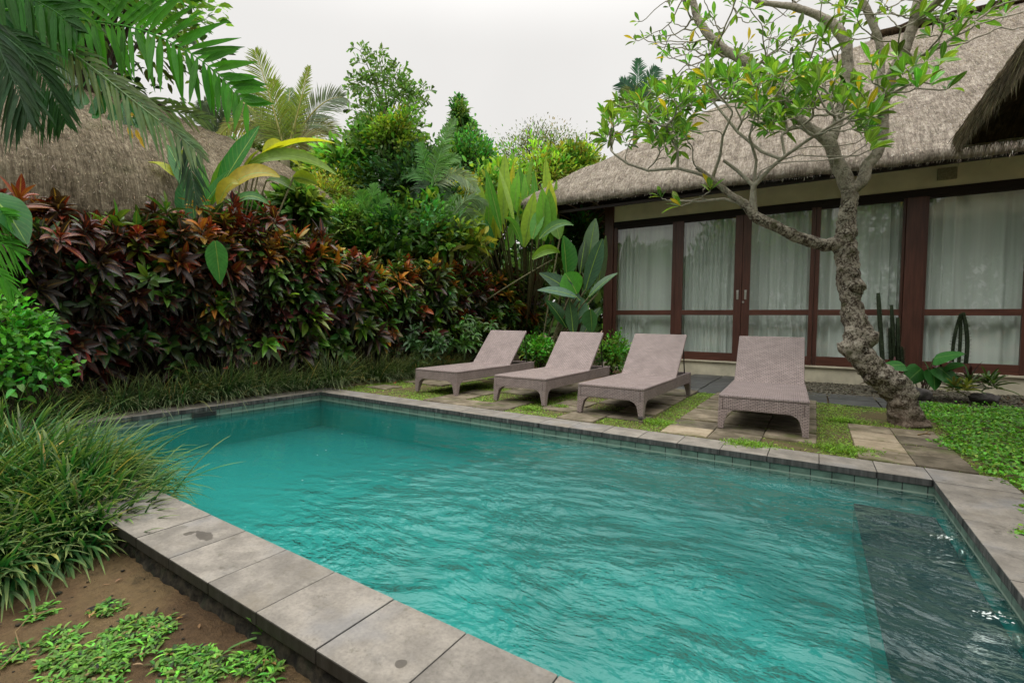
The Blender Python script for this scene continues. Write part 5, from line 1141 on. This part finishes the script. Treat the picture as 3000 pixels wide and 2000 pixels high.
# fishtail palm
ft = PD(1185, 560, 12.5); e = empty('fishtail_palm', (ft[0], ft[1], 0), 'fishtail palm, its tall ragged crown the highest shape left of centre', 'palm')
g2 = GB(); tb = np.array([ft[0], ft[1], -.1]); g2.tube([tb, ft, PD(1135, 350, 12.5), PD(1090, 210, 12.5)], [.09, .07, .05, .02], (.16, .15, .09), 8); g2.obj('trunk', M['pstem'], e)
for (x0, y0, x1, y1) in ((1130, 340, 1055, 150), (1135, 330, 1110, 165), (1130, 330, 1165, 205), (1140, 350, 1190, 250), (1150, 380, 1205, 270), (1120, 300, 1040, 240), (1140, 360, 1050, 330), (1160, 420, 1240, 270), (1150, 400, 1040, 400), (1150, 420, 1230, 380)):
    gb = GB(); C = curve(PD(x0, y0, 12.5), PD(x1, y1, 12.3), 0, .12, 12)
    for k in range(7):
        t = .25+.75*k/6; p = C[int(t*11)]; tg = unit(C[min(11, int(t*11)+1)]-C[max(0, int(t*11)-1)])
        for sg in (1, -1):
            sdv = unit(np.cross(tg, MR[:, 2])*sg*.9+tg*.9+R.normal(0, .15, 3)); q = curve(p, p+sdv*.5*(1.15-t*.6), .05, 0, 8); gb.tube(q, .006, (.12, .18, .04), 4)
            nn = 9; qi = R.uniform(.15, 1, nn); PP = np.stack([np.interp(qi, np.linspace(0, 1, 8), q[:, j]) for j in range(3)], 1); D = unit(sdv[None]*.8+np.cross(sdv, MR[:, 2])[None]*np.where(np.arange(nn) % 2, 1, -1)[:, None]*.9+R.normal(0, .2, (nn, 3)))
            gb.blades(PP, D, MR[:, 2]+R.normal(0, .4, (nn, 3)), R.uniform(.12, .2, nn), R.uniform(.05, .09, nn), vary((.11, .22, .035), nn, .3, .1), n=4, droop=.15, shape='wedge', fold=.1)
    gb.tube(C, np.linspace(.02, .008, 12), (.12, .18, .04)); gb.obj('frond', M['far'], e)
# small feathery palms over the hedge
palm('feather_palm', 'slim young palm with a thin grey stem in front of the fishtail palm', (1260, 560), 10.8, [(1330, 350, 0, .1, (.10, .20, .07), 46), (1400, 560, 0, .35, (.18, .25, .15), 50), (1230, 420, .2, .1, (.06, .18, .03), 44), (1300, 430, 0, .15, (.08, .20, .03), 50), (1180, 520, .2, .3, (.05, .15, .03), 46), (1345, 470, 0, .3, (.08, .19, .04), 44), (1210, 600, 0, .5, (.025, .06, .02), 40), (1320, 620, 0, .5, (.03, .08, .02), 40)], 26, 46, .042, cc1, tr=.035, ang=1.0, droop=.35, rr=.012, V=.2)
palm('feather_palm', 'short bright green palm above the middle of the hedge', (1075, 690), 10.2, [(1060, 560, 0, .05, (.07, .20, .02), 60), (1010, 600, 0, .2, (.06, .17, .02), 56), (1130, 580, 0, .2, (.05, .16, .02), 56), (1160, 650, 0, .4, (.03, .12, .02), 56), (990, 660, 0, .4, (.06, .16, .02), 52), (1100, 540, .2, .1, (.06, .17, .02), 50)], 34, 60, .034, cc1, tr=.04, ang=1.0, droop=.35, rr=.012, V=.2)
palm('feather_palm', 'palm with pale drooping leaflets left of the heliconia stand', (1300, 690), 10.6, [(1420, 600, 0, .35, (.10, .17, .07), 60), (1270, 590, 0, .2, (.08, .17, .04), 54), (1390, 650, 0, .5, (.11, .17, .08), 60), (1200, 640, 0, .3, (.06, .14, .03), 56), (1340, 570, .1, .1, (.08, .18, .04), 50)], 36, 60, .03, cc1, tr=.04, ang=1.0, droop=.5, rr=.012, V=.2)
palm('feather_palm', 'little yellowing palm peeping over the hedge top near the centre', (1180, 805), 11.6, [(1120, 740, 0, .3, (.22, .24, .05), 44), (1220, 745, 0, .3, (.16, .22, .05), 50), (1260, 780, 0, .4, (.20, .22, .05), 44), (1170, 720, 0, .1, (.14, .2, .04), 44)], 20, 44, .036, cc1, tr=.02, ang=1.0, droop=.5, rr=.010, V=.2)
palm('areca_palm', 'distant palm showing above the villa roof edge behind the frangipani', (1865, 330), 24, [(1870, 175, 0, .05, (.03, .10, .05), 50), (1820, 240, 0, .2, (.03, .09, .05), 50), (1925, 200, 0, .1, (.03, .09, .05), 50), (1950, 260, 0, .3, (.04, .11, .04), 50), (1810, 310, 0, .3, (.12, .18, .05), 50), (1850, 260, 0, .1, (.15, .2, .05), 60), (1900, 300, 0, .4, (.10, .17, .05), 60), (1930, 340, 0, .4, (.06, .12, .04), 50)], 30, 50, .07, cc1, tr=.12, ang=1.0, droop=.3, rr=.04, V=.1)
#PART4
# ------------------------------------------------------------------ near palm and foliage, upper left
a = empty('areca_palm', (-6.3, .2, -.2), 'dark green palm with broad glossy leaflets arching in from the upper left', 'palm')
g2 = GB(); crown = PD(-60, -60, 5.2); g2.tube([(-6.3, .2, -.2), PD(-260, 600, 5.2), crown], [.10, .08, .06], (.12, .14, .06), 10); g2.obj('trunk', M['pstem'], a)
def pxfrond(parent, pts, d0, d1, n, L, W, col, ang, droop, mat='leaf', V=.05, rr=.012, dirn=None, **kw):
    mat = 'palm' if mat == 'leaf' else mat
    k = len(pts); C0 = np.array([PD(x, y, d0+(d1-d0)*i/(k-1)) for i, (x, y) in enumerate(pts)]); t = np.linspace(0, 1, k); q = np.linspace(0, 1, 24); C = np.stack([np.interp(q, t, C0[:, j]) for j in range(3)], 1)
    for _ in range(6): C[1:-1] = (C[:-2]+2*C[1:-1]+C[2:])/4
    sd = unit(np.cross(C[-1]-C[0], MR[:, 2])) if dirn is None else dirn
    gb = GB(); frond(gb, C, sd, n, L, W, col, ang=ang, droop=droop, rr=rr, V=V, **kw); return gb.obj('frond', M[mat], parent)
pxfrond(a, [(60, 40), (150, 52), (268, 60), (370, 74), (469, 103), (580, 165), (670, 241), (722, 306)], 4.9, 4.4, 36, .70, .070, (.035, .14, .012), 1.15, .06, V=.05, jit=.09, prof=lambda q: np.interp(q, [0, .6, 1], [1, .85, .45]))
pxfrond(a, [(0, 30), (160, 20), (330, -60), (480, -90), (620, -60)], 4.8, 4.6, 20, .55, .07, (.045, .15, .012), 1.1, .15, V=0.)
pxfrond(a, [(60, 70), (140, 110), (250, 180), (350, 262), (440, 335), (530, 400), (590, 455)], 4.6, 4.3, 32, .46, .032, (.11, .16, .085), .75, .5, V=.0)
pxfrond(a, [(80, 60), (190, 140), (300, 230), (400, 300), (520, 330), (620, 352)], 4.9, 4.8, 24, .42, .03, (.09, .14, .06), .7, .25, V=.0)
pxfrond(a, [(-60, 60), (20, 110), (90, 170), (150, 260), (190, 350)], 4.3, 4.2, 30, .55, .040, (.022, .065, .018), .8, .5, V=.1)
pxfrond(a, [(-80, 0), (-20, 100), (20, 190), (60, 280), (80, 340)], 4.1, 4.0, 26, .55, .040, (.03, .065, .03), .8, .5, V=.1)
pxfrond(a, [(-60, -30), (60, -20), (160, 30), (230, 90)], 4.6, 4.4, 20, .55, .07, (.022, .09, .012), 1.0, .4, V=.1)
pxfrond(a, [(-40, 60), (40, 20), (120, -20), (220, -60)], 4.9, 4.9, 18, .5, .08, (.010, .06, .010), 1.1, .5, V=.1)
pxfrond(a, [(-60, 20), (10, 40), (60, 80), (110, 150)], 5.1, 5.1, 18, .55, .08, (.008, .04, .008), 1.1, .4, V=.1)
pxfrond(a, [(520, 360), (545, 420), (560, 500), (575, 590)], 4.8, 4.7, 20, .35, .028, (.045, .085, .05), .6, .2, V=.0)
# mid-ground tree behind the palm
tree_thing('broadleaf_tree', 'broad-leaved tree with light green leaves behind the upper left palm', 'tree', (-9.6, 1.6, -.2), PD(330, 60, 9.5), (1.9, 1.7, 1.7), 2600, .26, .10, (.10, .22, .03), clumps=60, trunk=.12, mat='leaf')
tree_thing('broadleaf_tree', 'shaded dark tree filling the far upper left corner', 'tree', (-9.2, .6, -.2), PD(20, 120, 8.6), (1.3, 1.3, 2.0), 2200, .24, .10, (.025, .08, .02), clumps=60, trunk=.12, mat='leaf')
# hanging fan-shaped leaves above the hut
gb = GB(); e = empty('fan_leaf_vine', PD(300, 300, 6.6), 'cluster of drooping ragged fan leaves hanging over the top of the hut roof', 'plant')
for (x, y, w_, L, c) in ((225, 240, 70, 80, (.015, .08, .012)), (300, 255, 80, 90, (.015, .10, .015)), (370, 285, 90, 85, (.015, .10, .015)), (425, 290, 86, 85, (.018, .11, .02)), (280, 190, 70, 70, (.02, .09, .02)), (190, 170, 60, 80, (.06, .12, .06)), (160, 240, 40, 110, (.10, .16, .12)), (330, 220, 60, 60, (.03, .1, .02))):
    for k in range(5):
        p = PD(x+R.normal(0, 8), y-10+R.normal(0, 8), 6.6); q = PD(x+(k-2)*w_*.22+R.normal(0, 4), y+L*R.uniform(.8, 1.05), 6.5); d = q-p
        gb.blades(p[None], d[None], MR[:, 2]+R.normal(0, .25, 3), np.linalg.norm(d), w_*.36/F*6.6, vary(c, 1, .2), n=6, shape='wedge', fold=.15)
gb.obj('leaves', M['banana'], e)
gb = GB(); 
for (x, y) in ((385, 330), (398, 380), (410, 400), (375, 372)):
    p = PD(x, y, 6.5); gb.blades(p[None], [[0.2, .3, -1]], MR[:, 2], .16, .06, np.array([[.45, .30, .03]]), np.array([[.2, .1, .02]]), n=6, shape='leaf')
gb.tube([PD(300, 270, 6.6), PD(340, 340, 6.55), PD(390, 345, 6.5)], .012, (.3, .24, .16)); gb.obj('dry_leaves', M['leaf'], e)
# near left: big leaf, palm leaflets, vine
clumpleaf('big_leaf_plant', 'dark green oval leaf cut by the left edge of the photo above the palm leaflets', 'plant', (-4.6, .35, -.2), [(-60, 560, 78, 715, 4.0, 110, (.012, .11, .012), .12)], .3, (.02, .12, .02), var=.05)
e = empty('feather_palm', (-4.9, .1, -.2), 'low palm whose bright narrow leaflets reach in from the left edge', 'palm')
for i, (pts, L) in enumerate((([(-160, 640), (-60, 680), (20, 720), (60, 740)], .36), ([(-160, 700), (-60, 760), (10, 810), (40, 850)], .30), ([(-100, 590), (-20, 620), (30, 640)], .3))):
    pxfrond(e, pts, 4.0, 3.9, 16, L, .026, (.05, .19, .02), .55, .25, V=.05, rr=.007)
e = empty('leafy_vine', PD(40, 1180, 4.2)*[1, 1, 0]-[0, 0, .2], 'heap of bright small-leaved vine above the big grass clump at the left edge', 'vine'); gb = GB()
for (x, y, d, r_, n_) in ((20, 960, 4.3, (.35, .3, .22), 420), (90, 1000, 4.4, (.22, .25, .2), 300), (30, 1080, 4.2, (.35, .3, .25), 420), (130, 960, 4.5, (.12, .12, .12), 90), (-40, 1000, 4.2, (.3, .3, .4), 300), (120, 1080, 4.5, (.2, .2, .15), 200)):
    bush_cloud(gb, PD(x, y, d), r_, int(n_*.8), .075, .048, (.06, .21, .02), clumps=26, hollow=.2, spread=.3, tmin=-.9, shape='heart', seg=5)
gb.obj('foliage', M['leaf'], e); g2 = GB()
for k in range(16):
    p = PD(R.uniform(-20, 150), R.uniform(930, 1060), 4.4); g2.tube(curve(PD(40, 1240, 4.3)+R.normal(0, .15, 3), p, 0, .08, 8), .004, (.10, .16, .04), 4)
g2.obj('stems', M['stem'], e)
# ------------------------------------------------------------------ trees and shrubs beyond the hedge
GT = 'trees and shrubs beyond the hedge'
def bt(label, px, py, d, rpx, rpy, n, Lc, W, col, cat='tree', name='background_tree', depth=.8, **kw):
    c = PD(px, py, d); base = np.array([c[0], c[1], -.2]); return tree_thing(name, label, cat, base, c, (rpx/F*d, rpx/F*d*depth, rpy/F*d), n, Lc, W, col, GT, **kw)
# conical tree: stacked clouds
e = empty('conical_tree', PD(1385, 700, 22)*[1, 1, 0], 'dense cone-shaped green tree against the sky left of the villa roof', 'tree', GT); gb = GB(); g2 = GB()
g2.tube([PD(1385, 800, 22), PD(1372, 560, 22), PD(1345, 300, 22)], [.2, .15, .03], (.08, .06, .04), 7)
for k in range(11):
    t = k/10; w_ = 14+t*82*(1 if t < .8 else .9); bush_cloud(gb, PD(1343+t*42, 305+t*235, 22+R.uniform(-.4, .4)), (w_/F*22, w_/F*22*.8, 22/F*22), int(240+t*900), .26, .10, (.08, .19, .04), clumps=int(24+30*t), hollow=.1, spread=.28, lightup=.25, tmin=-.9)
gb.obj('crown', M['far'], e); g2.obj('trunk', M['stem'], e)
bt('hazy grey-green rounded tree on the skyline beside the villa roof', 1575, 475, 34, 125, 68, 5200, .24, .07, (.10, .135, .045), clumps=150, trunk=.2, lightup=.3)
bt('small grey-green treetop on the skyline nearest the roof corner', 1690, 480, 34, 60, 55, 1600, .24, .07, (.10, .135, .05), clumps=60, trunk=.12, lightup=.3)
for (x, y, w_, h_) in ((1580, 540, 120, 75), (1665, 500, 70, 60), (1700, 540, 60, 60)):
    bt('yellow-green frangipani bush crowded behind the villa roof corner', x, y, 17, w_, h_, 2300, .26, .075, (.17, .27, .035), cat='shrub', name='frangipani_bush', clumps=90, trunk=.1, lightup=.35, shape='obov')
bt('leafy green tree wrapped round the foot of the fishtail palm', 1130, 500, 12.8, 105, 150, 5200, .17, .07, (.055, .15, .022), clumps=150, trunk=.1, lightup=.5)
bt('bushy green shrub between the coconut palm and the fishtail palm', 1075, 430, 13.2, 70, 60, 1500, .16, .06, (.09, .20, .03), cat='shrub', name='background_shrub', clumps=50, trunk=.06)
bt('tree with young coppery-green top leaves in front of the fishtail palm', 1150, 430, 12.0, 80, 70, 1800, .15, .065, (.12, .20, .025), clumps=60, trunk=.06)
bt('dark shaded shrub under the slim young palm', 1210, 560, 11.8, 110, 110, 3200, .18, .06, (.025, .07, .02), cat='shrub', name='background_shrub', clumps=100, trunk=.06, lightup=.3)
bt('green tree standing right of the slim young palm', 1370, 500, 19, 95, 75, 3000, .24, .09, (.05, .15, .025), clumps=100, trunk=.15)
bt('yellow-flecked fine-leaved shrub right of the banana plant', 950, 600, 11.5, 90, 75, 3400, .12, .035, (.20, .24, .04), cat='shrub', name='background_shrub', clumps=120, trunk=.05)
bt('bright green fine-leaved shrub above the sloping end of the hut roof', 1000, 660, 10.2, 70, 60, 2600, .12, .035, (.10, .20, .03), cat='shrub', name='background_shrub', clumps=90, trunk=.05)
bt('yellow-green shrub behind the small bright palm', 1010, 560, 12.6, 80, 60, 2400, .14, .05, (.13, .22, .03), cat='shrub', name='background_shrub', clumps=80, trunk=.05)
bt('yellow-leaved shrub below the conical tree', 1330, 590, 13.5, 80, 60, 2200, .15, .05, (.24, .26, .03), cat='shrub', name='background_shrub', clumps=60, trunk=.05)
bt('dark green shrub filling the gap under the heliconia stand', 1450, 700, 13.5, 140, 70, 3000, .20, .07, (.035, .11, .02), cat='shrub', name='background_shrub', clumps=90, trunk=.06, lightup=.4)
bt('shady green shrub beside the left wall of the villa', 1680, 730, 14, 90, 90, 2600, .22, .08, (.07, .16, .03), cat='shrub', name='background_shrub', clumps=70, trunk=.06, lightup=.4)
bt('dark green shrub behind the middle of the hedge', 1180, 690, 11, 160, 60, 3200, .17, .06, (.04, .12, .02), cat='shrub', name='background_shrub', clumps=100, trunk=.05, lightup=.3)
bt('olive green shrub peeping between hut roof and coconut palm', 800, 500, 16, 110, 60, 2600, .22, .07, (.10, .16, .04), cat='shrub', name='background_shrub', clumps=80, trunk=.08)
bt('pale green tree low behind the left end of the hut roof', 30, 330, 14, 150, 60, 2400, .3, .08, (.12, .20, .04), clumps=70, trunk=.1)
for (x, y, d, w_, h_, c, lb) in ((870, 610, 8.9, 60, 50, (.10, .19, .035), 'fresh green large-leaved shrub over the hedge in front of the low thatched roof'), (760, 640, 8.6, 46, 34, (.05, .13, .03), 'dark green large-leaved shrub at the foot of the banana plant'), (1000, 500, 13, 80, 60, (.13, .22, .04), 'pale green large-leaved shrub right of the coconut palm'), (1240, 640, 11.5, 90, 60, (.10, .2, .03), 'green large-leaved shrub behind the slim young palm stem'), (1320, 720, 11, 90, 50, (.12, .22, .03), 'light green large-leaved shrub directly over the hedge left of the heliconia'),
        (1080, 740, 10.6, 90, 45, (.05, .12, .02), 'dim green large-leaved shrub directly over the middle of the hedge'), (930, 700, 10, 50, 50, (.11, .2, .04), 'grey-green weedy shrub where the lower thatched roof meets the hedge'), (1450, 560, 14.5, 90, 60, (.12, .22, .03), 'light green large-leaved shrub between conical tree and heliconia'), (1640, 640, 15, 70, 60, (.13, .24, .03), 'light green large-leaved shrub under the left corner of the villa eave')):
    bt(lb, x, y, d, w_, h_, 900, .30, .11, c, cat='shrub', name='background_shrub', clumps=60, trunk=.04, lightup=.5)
gb = GB(); n_ = 130; P = np.c_[R.uniform(-3.8, -1.2, n_), R.uniform(-.1, .93, n_), np.zeros(n_)]; P[:, 2] = [soil_z(a_, b_)+.008 for a_, b_ in P[:, :2]]
gb.blades(P, rdir(n_, .12), rdir(n_, 1.5), R.uniform(.012, .04, n_), R.uniform(.004, .014, n_), vary((.16, .10, .05), n_, .5, .15), n=4, droop=.1, fold=.3)
o = gb.obj('leaf_litter', M['grass']); meta(o, 'dry brown scraps of leaf scattered over the bare soil', 'leaf litter', kind='stuff')
for (px, py, c) in ((1157, 1122, (.42, .03, .02)), (1100, 1092, (.30, .10, .05)), (666, 1080, (.32, .05, .05)), (752, 1066, (.30, .03, .03))):
    gb = GB(); p = PZ(px, py, .03) if px > 1000 else PD(px, py, 6.3); gb.blades(p[None], [[.6, -.5, .25]], [[0, -.6, 1]], .16, .06, np.array([c]), np.array([c])*1.4, n=7, droop=.2, fold=.3, wave=.08)
    o = gb.obj('fallen_leaf', M['croton']); meta(o, {1157: 'bright red fallen croton leaf on the grass near the far pool corner', 1100: 'rusty brown fallen leaf leaning on the border grass by the far pool corner', 666: 'pinkish-red fallen leaf caught in the border grass behind the pool, left one of two', 752: 'dark red fallen leaf caught in the border grass behind the pool, right one of two'}[px], 'leaf')
# far tree belt that closes the view
gb = GB(); n_ = 26000; az = R.uniform(math.radians(20), math.radians(158), n_); rr = R.uniform(30, 44, n_); P = np.stack([np.cos(az)*rr, np.sin(az)*rr, np.zeros(n_)], 1)
hh = np.array([6.2+1.8*NZ((a_*6, 0, 0), 1)+.8*NZ((a_*30, 2, 0), 1) for a_ in az]); P[:, 2] = hh*R.uniform(0, 1, n_)
gb.blades(P, rdir(n_, .5), rdir(n_, 1), R.uniform(.7, 1.2, n_), R.uniform(.3, .5, n_), vary((.055, .11, .03), n_, .35, .1), n=4, shape='leaf')
o = gb.obj('distant_trees', M['far']); meta(o, 'low belt of distant trees closing the view behind the garden', 'trees', kind='stuff')
# garden behind the viewpoint, seen only in reflections
gb = GB(); n_ = 30000; x_ = R.uniform(-18, 18, n_); P = np.stack([x_, R.uniform(-10, -6, n_), np.zeros(n_)], 1); hh = np.array([6.2+3.2*NZ((q, 0, 4), .30)+1.6*NZ((q, 7, 4), 1.1) for q in x_]); hh = np.where(x_ > 1.5, hh+2.0, hh); P[:, 2] = hh*R.uniform(0, 1, n_)**.8
gb.blades(P, rdir(n_, .5), rdir(n_, 1), R.uniform(.3, .55, n_), R.uniform(.10, .18, n_), vary((.04, .10, .025), n_, .4, .1), n=4, shape='leaf')
o = gb.obj('garden_foliage', M['far']); meta(o, 'green garden foliage reflected in the villa glass', 'foliage', kind='stuff')
